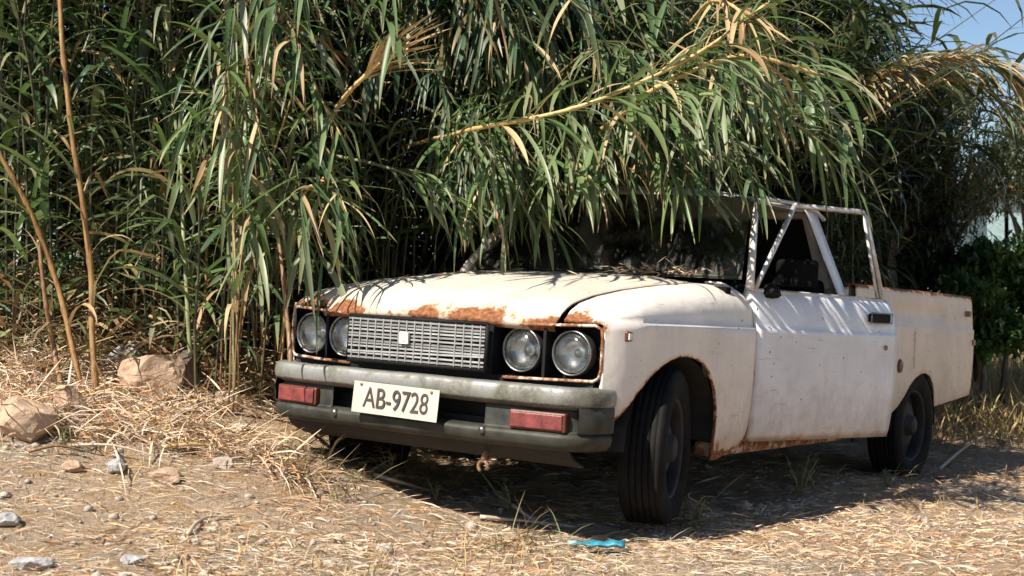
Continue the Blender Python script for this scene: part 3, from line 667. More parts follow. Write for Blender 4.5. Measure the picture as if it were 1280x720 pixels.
def add_leaf(parent, base, d, L, mat, droopf=None, wb=None, name='leaf'):
    d = d.normalized(); g_ = Vector((0, 0, -1)); x = g_-d*g_.dot(d)
    if x.length < .05: x = Vector((1, 0, 0))
    x.normalize(); phi = math.acos(max(-1, min(1, d.dot(g_))))
    f = random.triangular(.08, 1.0, .62) if droopf is None else droopf
    db = max(0, min(8, round(math.degrees(phi*f)/20)))
    o = bpy.data.objects.new(name, leaf_mesh(mat, db, random.choice((0, 0, 1, 1, 2)) if wb is None else wb, random.choice((0, 1, 2)))); COL.objects.link(o); o.parent = parent
    y = d.cross(x); o.matrix_local = Matrix.Translation(base-parent.location) @ Matrix((x, y, d)).transposed().to_4x4() @ Matrix.Diagonal((L, L, L, 1))
    return o
def catmull(pts, n):
    P = [Vector(p) for p in pts]; P = [P[0]*2-P[1]]+P+[P[-1]*2-P[-2]]; out = []
    m = len(P)-3
    for i in range(n):
        t = i/(n-1)*m; k = min(int(t), m-1); s = t-k; a, b, c, d = P[k:k+4]
        out.append(.5*((2*b)+(c-a)*s+(2*a-5*b+4*c-d)*s*s+(3*b-a-3*c+d)*s**3))
    return out
def cane(pts, label, group=None, n=14, rng_=(.25, 1), L=(.35, .6), mat='reed', cmat='cane_green', r=(.012, .004), spread=.7, droopf=None, dry=0.0, name='reed_cane', tip=True, lw=None):
    path = catmull(pts, 22); root = empty(name, path[0]); tag(root, label, 'reed', group)
    q = MB(); rad = []; fine = catmull(pts, 64 if r[0] > .0095 else 22); m_ = len(fine); ph = random.randint(0, 5)
    for i in range(m_):
        t = i/(m_-1); rad.append((r[0]+(r[1]-r[0])*t)*(1.22 if m_ > 30 and (i+ph) % 7 == 0 else 1-.08*(((i+ph) % 7)/7 if m_ > 30 else 0)))
    q.tube([p-path[0]+Vector((noise.noise(p*3.0), 0, 0))*.012 for p in fine], rad, 7); q.build('stem', cmat, root)
    for k in range(n):
        t = rng_[0]+(rng_[1]-rng_[0])*(k+random.uniform(-.3, .3))/max(1, n-1); t = max(0, min(1, t)); f = t*21; i = min(20, int(f)); p = path[i].lerp(path[i+1], f-i)
        tan = (path[i+1]-path[i]).normalized(); a = random.uniform(0, 2*math.pi)
        ref = Vector((0, 0, 1)) if abs(tan.z) < .9 else Vector((1, 0, 0)); x = tan.cross(ref).normalized(); y = tan.cross(x)
        side = x*math.cos(a)+y*math.sin(a); side = side*.9+x*(.5 if k % 2 else -.5)
        sp = spread*random.uniform(.6, 1.3)*(1-.45*(t > .93))
        m = 'reed_dry' if random.random() < dry else mat
        add_leaf(root, p, (tan+side*sp), random.uniform(*L)*(1-.15*t), m, droopf, lw)
    return root
def gnd(x, y): return Vector((x, y, ground_z(x, y)))
def base_at(px, d): x = (px-640)/F*d; return gnd(x, d)
# --- singular canes
cane([gp(120, 500), at(112, 330, 6.0), at(96, 200, 6.0), at(78, 40, 6.0), at(70, -160, 6.1)], 'thick orange-yellow bare cane rising at far left of the thicket', None, 18, (.16, 1), (.2, .45), 'reed', 'cane_yellow', (.0135, .010), .6, None, .6)
cane([gp(103, 492), at(70, 350, 6.05), at(34, 255, 6.0), at(-6, 185, 5.95), at(-60, 90, 6.0)], 'brown leaning dead cane crossing the left edge', None, 10, (.15, 1), (.2, .35), 'reed_dry', 'cane_yellow', (.0125, .010), .6)
cane([gp(76, 488), at(70, 440, 6.15), at(58, 380, 6.1), at(50, 300, 6.1)], 'short dark broken cane stub beside the orange cane', None, 2, (.6, 1), (.2, .3), 'reed_dry', 'cane_brown', (.014, .009), .5)
cane([gp(240, 490), at(240, 440, 6.15), at(232, 330, 6.2), at(222, 180, 6.35), at(205, 0, 6.4), at(190, -120, 6.5)], 'slender grey-green cane standing right of the boulder', None, 16, (.4, 1), (.4, .65), 'reed', 'cane_green', (.012, .006), .75)
cane([base_at(255, 6.5), at(255, 400, 6.5), at(258, 300, 6.5), at(262, 200, 6.6)], 'reddish dry cane just behind the grey-green cane', None, 6, (.5, 1), (.25, .4), 'reed_dry', 'cane_yellow', (.012, .006), .6)
cane([gp(366, 524), at(364, 480, 5.75), at(357, 400, 5.8), at(352, 330, 5.85), at(338, 200, 6.0)], 'brown cane standing in front of the bumper end', None, 8, (.55, 1), (.3, .5), 'reed', 'cane_brown', (.013, .007), .6)
# the lodged dry cane over the windscreen with hanging leaves
cane([at(500, 185, 7.2), at(590, 162, 5.9), at(700, 140, 5.55), at(790, 108, 5.5), at(880, 62, 5.5), at(960, 5, 5.6)], 'long lodged straw-yellow cane lying across above the windscreen', None, 84, (.12, 1), (.26, .48), 'reed_lit', 'cane_straw', (.010, .007), 1.0, None, .22)
cane([at(640, 40, 6.6), at(660, 95, 6.35), at(640, 125, 6.25), at(585, 165, 6.2)], 'pale green cane tip drooping left above the hood', None, 14, (.3, 1), (.3, .45), 'reed_lit', 'cane_green', (.008, .004), .8)
cane([at(700, 215, 7.2), at(780, 140, 5.9), at(850, 95, 5.6), at(930, 70, 5.55), at(1030, 95, 5.6)], 'arching cane with straw sheath reaching over the cab roof', None, 36, (.2, 1), (.3, .5), 'reed_lit', 'cane_straw', (.013, .007), .8, None, .12)
cane([at(800, 160, 7.0), at(870, 120, 6.2), at(940, 130, 5.95), at(1010, 165, 5.9), at(1060, 215, 5.9)], 'green cane drooping over the open door', None, 40, (.15, 1), (.28, .45), 'reed_lit', 'cane_green', (.011, .005), .8)
cane([at(860, 30, 6.3), at(890, 2, 5.8), at(918, 8, 5.6), at(938, 30, 5.55)], 'short dead cane tip curling at the top above the cab', None, 34, (.3, 1), (.2, .32), 'reed_dry', 'cane_straw', (.010, .006), .9)
cane([at(405, 160, 6.2), at(435, 118, 5.6), at(478, 78, 5.45)], 'dead cane ending in a dry pale leaf fan above the hood', None, 44, (.7, 1), (.22, .40), 'reed_dry', 'cane_straw', (.011, .008), .40, .15, lw=0)
cane([at(420, 195, 6.5), at(470, 205, 6.1), at(510, 218, 5.95), at(548, 240, 5.9)], 'low cane tip with a hanging leaf fan just above the hood', None, 20, (.45, 1), (.30, .45), 'reed_lit', 'cane_green', (.008, .004), .55)
cane([at(500, 120, 6.6), at(560, 150, 6.2), at(610, 190, 6.05), at(640, 240, 6.0)], 'cane tip hanging before the dark windscreen corner', None, 24, (.3, 1), (.28, .42), 'reed', 'cane_dull', (.008, .004), .7)
cane([at(300, 60, 6.5), at(320, 150, 6.1), at(345, 220, 5.95), at(372, 268, 5.9)], 'long cane tip bending down onto the hood corner', None, 22, (.2, 1), (.34, .5), 'reed_lit', 'cane_dull', (.008, .004), .7, None, 0, lw=1)
cane([at(250, 30, 6.4), at(272, 130, 6.15), at(285, 215, 6.05), at(292, 250, 6.0)], 'cane with broad pale leaves hanging left of the hood', None, 14, (.4, 1), (.34, .5), 'reed', 'cane_dull', (.008, .004), .6, .9, 0, lw=1)
cane([at(1060, 118, 9.0), at(1120, 88, 8.6), at(1190, 72, 8.4), at(1250, 82, 8.3), at(1310, 118, 8.3)], 'long dry yellow cane stretching out against the sky', None, 260, (.02, 1), (.2, .42), 'reed_plume', 'cane_straw', (.011, .006), .65, .45, .45)
cane([at(1080, 150, 9.0), at(1150, 105, 8.6), at(1215, 105, 8.5), at(1270, 140, 8.4)], 'green-tipped cane below the dry cane against the sky', None, 34, (.25, 1), (.3, .45), 'reed_lit', 'cane_straw', (.011, .006), .6, .6, .25)
# --- canes that nothing tells apart, in stands
def stand(count, label, group, gen, **kw):
    for i in range(count): cane(gen(i), label, group, **{k: (v() if callable(v) else v) for k, v in kw.items()})
def left_gen(i):
    px = random.uniform(-70, 345); d = random.uniform(6.45, 7.7); b = base_at(px, d); h = random.uniform(1.7, 3.0); lx = random.uniform(-.25, .40); ly = random.uniform(-.6, .0)
    return [b-Vector((0, 0, .05)), b+Vector((lx*.12, ly*.1, h*.35)), b+Vector((lx*.45, ly*.4, h*.72)), b+Vector((lx, ly, h*.95)), b+Vector((lx*1.9, ly*1.9, h*.90))]
stand(36, 'green reed cane in the tall stand left of the truck', 'reed canes left of the truck', left_gen, n=lambda: random.randint(30, 38), rng_=(.06, 1), L=(.36, .66), mat=lambda: random.choice(('reed', 'reed_blue', 'reed_blue', 'reed_dark', 'reed_lit')), cmat='cane_dull', r=(.007, .004), spread=.9, droopf=lambda: None, dry=.06)
def mid_gen(i):
    u = random.uniform(-1.7, -1.05); v = random.uniform(.9, 3.0); b = tw(u, v, 0); b.z = ground_z(b.x, b.y); h = random.uniform(1.6, 2.7); o = random.uniform(.3, 1.0); ov = Vector((.45, -.80, 0))*o+Vector((random.uniform(-.3, .3), 0, 0))
    return [b, b+ov*.08+Vector((0, 0, h*.4)), b+ov*.4+Vector((0, 0, h*.8)), b+ov*.8+Vector((0, 0, h*.97)), b+ov*1.3+Vector((0, 0, h*.84))]
stand(30, 'green reed cane leaning out behind the hood', 'reed canes behind the hood', mid_gen, n=lambda: random.randint(26, 34), rng_=(.15, 1), L=(.32, .58), mat=lambda: random.choice(('reed', 'reed_blue', 'reed_dark')), cmat='cane_dull', r=(.008, .004), spread=.85, dry=.06)
def over_gen(i):
    u = random.uniform(-1.7, -1.0); v = random.uniform(2.0, 4.4); b = tw(u, v, 0); b.z = ground_z(b.x, b.y); h = random.uniform(2.1, 2.7)
    ex = random.uniform(590, 1075); e = at(ex, random.uniform(70, 195 if ex < 700 or ex > 1000 else 225), random.uniform(5.75, 6.9))
    top = b.lerp(e, .45); top.z = max(h, e.z+.22)
    return [b, b.lerp(top, .3)+Vector((0, 0, h*.25)), top, top.lerp(e, .6)+Vector((0, 0, .10)), e]
stand(34, 'arching reed cane hanging over the cab of the truck', 'reed canes arching over the cab', over_gen, n=lambda: random.randint(26, 34), rng_=(.45, 1), L=(.30, .52), mat=lambda: random.choice(('reed', 'reed_lit', 'reed_lit')), cmat='cane_dull', r=(.009, .004), spread=.85, dry=.07)
def hang_gen(i):
    b = tw(random.uniform(-1.5, -1.0), random.uniform(1.6, 3.6), 0); b.z = ground_z(b.x, b.y); ex = 565+i*19+random.uniform(-12, 12); e = at(ex, random.uniform(205, 265) if ex < 680 else random.uniform(175, 235), random.uniform(5.75, 6.25))
    top = b.lerp(e, .5); top.z = e.z+random.uniform(.3, .55)
    return [b, b.lerp(top, .3)+Vector((0, 0, .6)), top, top.lerp(e, .6)+Vector((0, 0, .10)), e]
stand(21, 'reed cane with leaves hanging in front of the roof edge', 'reed canes hanging before the roof edge', hang_gen, n=lambda: random.randint(24, 30), rng_=(.6, 1), L=(.26, .42), mat=lambda: random.choice(('reed', 'reed_lit')), cmat='cane_dull', r=(.008, .004), spread=.8, dry=.05)
def short_gen(i):
    if i < 20:
        px = random.uniform(130, 350); d = random.uniform(6.35, 7.0); b = base_at(px, d)
    else:
        b = tw(random.uniform(-1.6, -1.05), random.uniform(.1, 1.5), 0); b.z = ground_z(b.x, b.y)
    h = random.uniform(.9, 1.8); lx = random.uniform(-.2, .3); ly = random.uniform(-.45, .05)
    return [b, b+Vector((lx*.2, ly*.15, h*.4)), b+Vector((lx*.6, ly*.5, h*.8)), b+Vector((lx, ly, h))]
stand(34, 'short leafy reed shoot at the foot of the thicket', 'short reed shoots at the foot of the thicket', short_gen, n=lambda: random.randint(20, 28), rng_=(.12, 1), L=(.28, .5), mat=lambda: random.choice(('reed', 'reed_blue', 'reed_lit', 'reed')), cmat='cane_dull', r=(.007, .003), spread=.85, dry=.14)
def clump_gen(i):
    b = gp(random.uniform(262, 352), random.uniform(492, 522), -.02); e = at(random.uniform(230, 440), random.uniform(60, 330), random.uniform(5.45, 6.0)); top = b.lerp(e, .6); top.z = max(e.z+random.uniform(.1, .4), b.z+.8)
    return [b, b.lerp(top, .35)+Vector((0, 0, .25)), top, top.lerp(e, .6)+Vector((0, 0, .06)), e]
stand(18, 'bright leafy reed cane drooping beside the right headlights', 'leafy reed canes beside the right headlights', clump_gen, n=lambda: random.randint(16, 22), rng_=(.15, 1), L=(.28, .48), mat=lambda: random.choice(('reed', 'reed_lit', 'reed_lit', 'reed_blue')), cmat=lambda: random.choice(('cane_dull', 'cane_brown', 'cane_straw', 'cane_green')), r=(.0048, .003), spread=.8, dry=.12)
def pillar_gen(i):
    b = tw(random.uniform(-1.4, -1.0), random.uniform(1.2, 2.2), 0); b.z = ground_z(b.x, b.y); e = at(575+i*12+random.uniform(-8, 8), random.uniform(225, 285), random.uniform(5.85, 6.15)); top = b.lerp(e, .5); top.z = e.z+random.uniform(.35, .7)
    return [b, b.lerp(top, .3)+Vector((0, 0, .6)), top, top.lerp(e, .6)+Vector((0, 0, .12)), e]
stand(10, 'drooping reed cane covering the far windscreen pillar', 'reed canes covering the far windscreen pillar', pillar_gen, n=lambda: random.randint(20, 26), rng_=(.55, 1), L=(.24, .38), mat=lambda: random.choice(('reed', 'reed_blue', 'reed_dark')), cmat='cane_dull', r=(.006, .003), spread=.85, dry=.05)
def shade_gen(i):
    t_ = tw(random.uniform(-.75, .60), random.uniform(1.30, 2.35), random.uniform(1.1, 1.45)); e = t_+to_sun*random.uniform(.45, 1.5)+Vector((0, 0, .12))
    u = random.uniform(-1.6, -1.0); v = random.uniform(.9, 3.2); b = tw(u, v, 0); b.z = ground_z(b.x, b.y); h = max(e.z+.3, 2.2); top = b.lerp(e, .5); top.z = h
    return [b, b.lerp(top, .3)+Vector((0, 0, h*.25)), top, top.lerp(e, .6)+Vector((0, 0, .10)), e]
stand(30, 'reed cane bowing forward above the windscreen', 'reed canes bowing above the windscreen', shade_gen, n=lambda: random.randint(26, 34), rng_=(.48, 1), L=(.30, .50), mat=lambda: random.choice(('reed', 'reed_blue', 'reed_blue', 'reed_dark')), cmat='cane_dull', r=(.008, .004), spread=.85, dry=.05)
def hood_gen(i):
    t_ = tw(random.uniform(-.5, .35), random.uniform(.35, .95), .97); e = t_+to_sun*random.uniform(.9, 1.6); b = tw(random.uniform(-1.5, -1.1), random.uniform(.6, 1.8), 0); b.z = ground_z(b.x, b.y); top = b.lerp(e, .55); top.z = e.z+.3
    return [b, b.lerp(top, .3)+Vector((0, 0, .7)), top, top.lerp(e, .6)+Vector((0, 0, .08)), e]
stand(5, 'thin reed cane reaching out above the hood', 'thin canes reaching above the hood', hood_gen, n=9, rng_=(.6, 1), L=(.28, .42), mat='reed', cmat='cane_dull', r=(.007, .003), spread=.7)
def back_gen(i):
    px = random.uniform(930, 1075); d = random.uniform(9.2, 10.5); b = base_at(px, d); h = random.uniform(2.3, 3.4); lx = random.uniform(-.2, .25); ly = random.uniform(-.5, .2)
    return [b, b+Vector((lx*.1, ly*.1, h*.4)), b+Vector((lx*.45, ly*.4, h*.8)), b+Vector((lx*.9, ly, h)), b+Vector((lx*1.4, ly*1.6, h*.96))]
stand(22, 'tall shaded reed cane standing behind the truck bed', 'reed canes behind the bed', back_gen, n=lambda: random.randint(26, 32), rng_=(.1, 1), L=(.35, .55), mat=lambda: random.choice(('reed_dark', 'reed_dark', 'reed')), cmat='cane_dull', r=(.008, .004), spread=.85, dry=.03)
# --- the deep thicket: a mass nobody could count
def thicket():
    bases = []
    for _ in range(130):
        d = random.uniform(9.6, 11.6); x = (random.uniform(880, 1075)-640)/F*d; bases.append((x, d, ground_z(x, d)))
    while len(bases) < 690:
        if random.random() < .36:
            x, y = random.uniform(-4.2, -.9), random.uniform(7.3, 10.5)
        else:
            p = tw(random.uniform(-3.9, -1.15), random.uniform(.6, 6.6), 0); x, y = p.x, p.y
        q = TMI @ Vector((x, y, 0))
        if q.x > -1.0 and q.y < 5: continue
        if x > 2.75 or 640+F*x/y > 1085: continue
        bases.append((x, y, ground_z(x, y)))
    st = MB(); Bs, Ds, Ls, Ws, Dr, Ti = [], [], [], [], [], []
    for (x, y, z) in bases:
        b = Vector((x, y, z)); h = random.uniform(2.6, 4.3); lean = Vector((random.gauss(.12, .35), random.gauss(-.35, .35), 0))
        qq = TMI @ b
        if -2.2 < qq.x < -1.0 and 1.3 < qq.y < 5.2 and random.random() < .75:
            o_ = random.uniform(.9, 2.3); h = random.uniform(2.1, 3.0); lean = Vector((.83, -.56, 0))*o_+Vector((random.gauss(0, .2), random.gauss(0, .2), 0))
        if x > 1.5: lean.x = min(lean.x, .12); lean.x *= .5
        if 640+F*x/y > 1010: h = min(h, random.uniform(2.4, 3.1))
        path = [b, b+lean*.12+Vector((0, 0, h*.33)), b+lean*.45+Vector((0, 0, h*.68)), b+lean+Vector((0, 0, h))]
        st.tube(path, [.006, .006, .005, .003], 5, cap=False)
        nl = 46
        for k in range(nl):
            t = random.uniform(.06, 1); f = t*3; i = min(2, int(f)); p = path[i].lerp(path[i+1], f-i); tan = (path[i+1]-path[i]).normalized()
            a = random.uniform(0, 6.283); sd = Vector((math.cos(a), math.sin(a), 0)); sp = random.uniform(.5, 1.4)
            d = (tan+sd*sp); Bs.append(p); Ds.append(d); Ls.append(random.uniform(.35, .7)); Ws.append(random.uniform(.022, .045))
            Dr.append(random.uniform(.9, 2.4)); Ti.append(random.random())
    V, Fc, T = ribbon(np.array([tuple(p) for p in Bs]), np.array([tuple(p) for p in Ds]), np.array(Ls), np.array(Ws), np.array(Dr), np.array(Ti), rng.uniform(-1, 1, len(Bs)), 5)
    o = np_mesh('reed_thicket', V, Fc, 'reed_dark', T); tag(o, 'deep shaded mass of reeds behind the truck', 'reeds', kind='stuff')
    s_ = st.build('thicket_stems', 'cane_dull', o, recalc=False); s_['kind'] = 'stuff'
thicket()
# dead skirt of leaves and broken stalks at the foot of the reeds
def skirt():
    N = 4200; B = []; D = []
    while len(B) < N:
        px = random.uniform(-80, 430); d = random.uniform(6.15, 8.0); x = (px-640)/F*d
        q = TMI @ Vector((x, d, .1))
        if q.x > -.95 and q.y > -.1: continue
        if random.random() < .5 and d < 6.6: continue
        z = ground_z(x, d)
        B.append((x, d, z+abs(random.gauss(0, .16)))); a = random.uniform(0, 6.283); D.append((math.cos(a), math.sin(a), random.uniform(-.5, 1.2)))
    V, Fc, T = ribbon(np.array(B), np.array(D), rng.uniform(.12, .42, N), rng.uniform(.006, .022, N), rng.uniform(0, 1.6, N), rng.random(N), rng.uniform(-2, 2, N), 4)
    o = np_mesh('dead_leaf_litter', V, Fc, 'skirt', T); tag(o, 'tangled dead leaves at the foot of the reeds', 'leaf litter', kind='stuff')
skirt()
# ------------------------------------------------------------------ straw scattered over the ground
def litter():
    N = 120000; u_ = rng.random(N); Y = 3.6+(rng.random(N)**1.25)*6.0; X = (rng.random(N)*2-1)*(Y*.40)
    keep = []; Z = np.zeros(N)
    for i in range(N):
        q = TMI @ Vector((X[i], Y[i], .1)); dens = .30+1.5*noise.noise((X[i]*.9, Y[i]*1.2, 9.1))+.5*noise.noise((X[i]*3.3, Y[i]*3.3, 2.1))
        if abs(q.x) < .6 and .25 < q.y < 4.2: dens *= .5
        if X[i] > 1.2 and Y[i] < 6.4: dens *= .55
        if random.random() < max(.42, dens+.12): keep.append(i); Z[i] = ground_z(X[i], Y[i])
    k = np.array(keep); n = len(k); a = rng.uniform(0, 6.283, n)+.0; el = np.abs(rng.normal(0, .16, n))+.02
    near = .6+.5*(Y[k]-3.6)/6
    B = np.stack([X[k], Y[k], Z[k]+rng.uniform(.000, .016, n)], 1); D = np.stack([np.cos(a)*1.3, np.sin(a)*.8, el], 1)
    tn = np.array([min(.97, max(.02, .5+.75*noise.noise((x*.8, y*1.1, 21.3))+random.gauss(0, .16))) for x, y in zip(X[k], Y[k])])
    V, Fc, T = ribbon(B, D, rng.gamma(1.9, .026, n)+.012, rng.uniform(.0010, .0042, n)*near*1.2, rng.uniform(0, .6, n), tn, rng.uniform(-2.5, 2.5, n), 2)
    o = np_mesh('straw_litter', V, Fc, 'straw', T); tag(o, 'loose dry straw strewn over the ground', 'straw', kind='stuff')
    N = 20000; Y = 3.6+(rng.random(N)**1.2)*4.6; X = (rng.random(N)*2-1)*(Y*.39); B = []
    for x, y in zip(X, Y):
        if noise.noise((x*1.2, y*1.4, 6.4))+.4*noise.noise((x*4, y*4, 1.4)) < random.uniform(-.45, .35): continue
        q = TMI @ Vector((x, y, .1))
        if abs(q.x) < .7 and .3 < q.y < 4.2 and random.random() < .6: continue
        B.append((x, y, ground_z(x, y)+random.uniform(0, .012)))
    n = len(B); a = rng.uniform(0, 6.283, n); D = np.stack([np.cos(a), np.sin(a)*.8, rng.uniform(.0, .45, n)], 1)
    V, Fc, T = ribbon(np.array(B), D, rng.gamma(2.2, .018, n)+.012, rng.uniform(.003, .009, n), rng.uniform(0, 1.4, n), np.array([min(.97, max(.02, .45+.8*noise.noise((p[0]*.8, p[1]*1.1, 21.3))+random.gauss(0, .2))) for p in B]), rng.uniform(-3, 3, n), 3)
    o = np_mesh('dead_reed_leaves', V, Fc, 'straw', T); tag(o, 'curled dead reed leaves scattered over the ground', 'leaf litter', kind='stuff')
    N = 9000; B = []
    while len(B) < N:
        y = random.uniform(5.4, 7.4); x = random.uniform(-.41*y, -.75)
        q = TMI @ Vector((x, y, .2))
        if q.x > -1.0 and q.y > -.05: continue
        if noise.noise((x*1.7, y*1.7, 14.2)) < random.uniform(-.5, .3): continue
        B.append((x, y, ground_z(x, y)+abs(random.gauss(0, .03))))
    a = rng.uniform(0, 6.283, N); D = np.stack([np.cos(a), np.sin(a), rng.uniform(-.1, .9, N)], 1)
    V, Fc, T = ribbon(np.array(B), D, rng.gamma(3, .04, N)+.04, rng.uniform(.002, .009, N), rng.uniform(0, 1.4, N), rng.random(N), rng.uniform(-2, 2, N), 3)
    o = np_mesh('straw_heap', V, Fc, 'straw', T); tag(o, 'matted dry straw and broken leaves on the left bank', 'straw', kind='stuff')
    # short upright dry stubble
    N = 5000; Y = 3.8+(rng.random(N)**1.2)*4.5; X = (rng.random(N)*2-1)*(Y*.39); B = []
    for x, y in zip(X, Y):
        q = TMI @ Vector((x, y, .1))
        if abs(q.x) < .9 and .0 < q.y < 4.4: continue
        if noise.noise((x*1.1, y*1.1, 2.4)) < .08: continue
        B.append((x, y, ground_z(x, y)))
    n = len(B); D = np.stack([rng.normal(0, .5, n), rng.normal(0, .5, n), np.ones(n)*.8], 1)
    V, Fc, T = ribbon(np.array(B), D, rng.uniform(.03, .11, n), rng.uniform(.002, .005, n), rng.uniform(.2, 1.3, n), rng.random(n), None, 3)
    o = np_mesh('dry_stubble', V, Fc, 'drygrass', T); tag(o, 'short dry grass stubble in front of the truck', 'grass', kind='stuff')
    # far dry grass to the right
    N = 9000; Y = rng.uniform(9.2, 15, N); X = rng.uniform(2.4, 6.5, N); B = np.array([(x, y, ground_z(x, y)) for x, y in zip(X, Y)])
    D = np.stack([rng.normal(0, .35, N), rng.normal(0, .35, N), np.ones(N)], 1)
    V, Fc, T = ribbon(B, D, rng.uniform(.15, .5, N), rng.uniform(.006, .014, N), rng.uniform(.2, 1.2, N), rng.random(N), None, 3)
    o = np_mesh('dry_grass', V, Fc, 'drygrass', T); tag(o, 'golden dry grass field behind the truck bed', 'grass', kind='stuff')
litter()
def under_weeds():
    B, D = [], []
    for i in range(2600):
        r = random.random()
        if r < .45: q = tw(random.uniform(-1.0, .75), random.gauss(.12, .22), 0)
        elif r < .65: q = tw(random.gauss(.78, .14), random.uniform(.25, 1.2), 0)
        elif r < .85: q = tw(random.gauss(.80, .12), random.uniform(1.2, 4.2), 0)
        else: q = tw(random.gauss(-.7, .15), random.gauss(.6, .3), 0)
        if noise.noise((q.x*2.2, q.y*2.2, 4.4)) < -.05: continue
        B.append((q.x, q.y, ground_z(q.x, q.y))); D.append((random.gauss(0, .7), random.gauss(0, .7), random.uniform(.2, 1)))
    n = len(B); V, Fc, T = ribbon(np.array(B), np.array(D), rng.gamma(3, .032, n)+.03, rng.uniform(.002, .008, n), rng.uniform(.1, 1.5, n), rng.random(n), rng.uniform(-2, 2, n), 3)
    o = np_mesh('dead_weeds', V, Fc, 'skirt', T); tag(o, 'dead weeds and grass grown around the wheels and bumper', 'weeds', kind='stuff')
    B, D = [], []
    for i in range(80):
        u = random.gauss(.38, .12); v = random.uniform(1.155, 1.25); q = tw(u, v, 1.045+random.uniform(0, .02)); B.append(tuple(q)); D.append((random.gauss(0, 1), random.gauss(0, 1), random.uniform(0, .7)))
    for i in range(26):
        u = random.uniform(-.5, .5); v = random.uniform(.5, 1.1); q = tw(u, v, hood_z(u, v)+.004); B.append(tuple(q)); D.append((random.gauss(0, 1), random.gauss(0, 1), .12))
    n = len(B); V, Fc, T = ribbon(np.array(B), np.array(D), rng.uniform(.03, .11, n), rng.uniform(.003, .009, n), rng.uniform(0, .7, n), rng.random(n), rng.uniform(-2, 2, n), 3)
    o = np_mesh('fallen_leaves', V, Fc, 'straw', T); tag(o, 'fallen dry leaves gathered at the base of the windscreen', 'leaves', kind='stuff')
under_weeds()
# pebbles: uncountable small stones
def pebbles():
    ico = bmesh.new(); bmesh.ops.create_icosphere(ico, subdivisions=1, radius=1); iv = np.array([v.co[:] for v in ico.verts]); ifc = np.array([[v.index for v in f.verts] for f in ico.faces]); ico.free()
    VV, FF = [], []; n = 0
    for i in range(3200):
        y = 3.7+(random.random()**1.3)*4.2; x = random.uniform(-1, 1)*y*.38
        dens = .35+noise.noise((x*1.1, y*1.1, 5.5))+(.25 if x > .9 or x < -.9 else 0)
        if random.random() > dens: continue
        r = random.gammavariate(2, .003)+.003; z = ground_z(x, y)+r*.2; M_ = np.diag([random.uniform(.8, 1.4), random.uniform(.7, 1.2), random.uniform(.45, .8)])*r
        a = random.uniform(0, 6.28); Rz = np.array([[math.cos(a), -math.sin(a), 0], [math.sin(a), math.cos(a), 0], [0, 0, 1]])
        VV.append((iv*(1+rng.uniform(-.22, .22, (len(iv), 1)))) @ M_.T @ Rz.T+np.array([x, y, z])); FF.append(ifc+n); n += len(iv)
    o = np_mesh('pebbles', np.concatenate(VV), np.concatenate(FF), 'rock_pale', None, False); tag(o, 'small pale pebbles scattered over the earth', 'pebbles', kind='stuff')
pebbles()
# ------------------------------------------------------------------ rocks
def rock(px, py, d, sx, sy, sz, mat, label, seed, rz=0, sink=.3, name='rock'):
    bm = bmesh.new(); bmesh.ops.create_icosphere(bm, subdivisions=4, radius=1)
    rs = random.Random(seed); planes = [(Vector((rs.gauss(0, 1), rs.gauss(0, 1), rs.gauss(0, .8))).normalized(), rs.uniform(.55, .85)) for _ in range(17)]
    for v in bm.verts:
        p = v.co.copy()
        for nn, dd in planes:
            e = p.dot(nn)-dd
            if e > 0: p -= nn*e*.98
        p *= 1+.10*noise.noise(p*1.7+Vector((seed, 0, 0)))+.05*noise.noise(p*5+Vector((seed, 3, 0)))+.035*noise.noise(p*11)+.015*noise.noise(p*27)
        v.co = Vector((p.x*sx, p.y*sy, p.z*sz))
    me = bpy.data.meshes.new(name); bm.to_mesh(me); bm.free(); me.materials.append(MAT[mat])
    o = bpy.data.objects.new(name, me); COL.objects.link(o); q = gp(px, py+sz*.75*F/d*(1-sink), 0)
    k = q.y/d; o.scale = (k, k, k)
    o.location = (q.x, q.y, q.z+sz*k*(.8-sink)); o.rotation_euler = (rs.uniform(-.15, .15), rs.uniform(-.15, .15), rz); tag(o, label, 'rock')
    return o
rock(190, 470, 6.75, .19, .17, .15, 'rock_tan', 'big tan boulder with a dark right face left of the truck', 3, .4, .15)
rock(232, 470, 6.95, .10, .12, .17, 'rock_shade', 'dark rock added as the shaded right side of the big tan boulder', 5, .2)  # dark rock put where the boulder's right side is only shaded
rock(30, 525, 6.2, .19, .15, .13, 'rock_tan', 'broad tan rock at the left edge of the picture', 8, .1)
rock(84, 505, 6.35, .11, .10, .09, 'rock_tan', 'tan rock right of the broad edge rock', 12, .9)
rock(98, 528, 6.15, .065, .06, .045, 'rock_shade', 'small dark rock standing in for a dark hole before the orange cane', 14, .5)  # dark rock standing in for a dark hole among the rocks
rock(145, 583, 5.75, .05, .045, .04, 'rock_grey', 'small grey stone lying alone on the straw', 17, .2)
rock(155, 448, 7.15, .10, .08, .11, 'rock_grey', 'blue-grey stone behind the big tan boulder', 21, .2)
rock(150, 380, 7.9, .10, .09, .10, 'rock_grey', 'whitish stone high on the bank under the reeds', 22, .2)
rock(205, 388, 7.8, .10, .09, .07, 'rock_grey', 'pale stone on the bank right of the whitish one', 24, 1.2)
rock(205, 415, 7.5, .22, .14, .14, 'rock_shade', 'wide rock coloured dark for the shade behind the boulder', 23, .1)  # shaded boulders, their shade put into the rock colour
rock(40, 705, 4.5, .07, .06, .035, 'rock_grey', 'flat grey stone in the lower left corner', 31, .2)
rock(12, 650, 4.9, .06, .05, .03, 'rock_grey', 'flat grey stone at the left edge above the corner', 33, .7)
rock(165, 700, 4.6, .05, .04, .022, 'rock_grey', 'flat pale stone at the bottom left of centre', 34, .7)
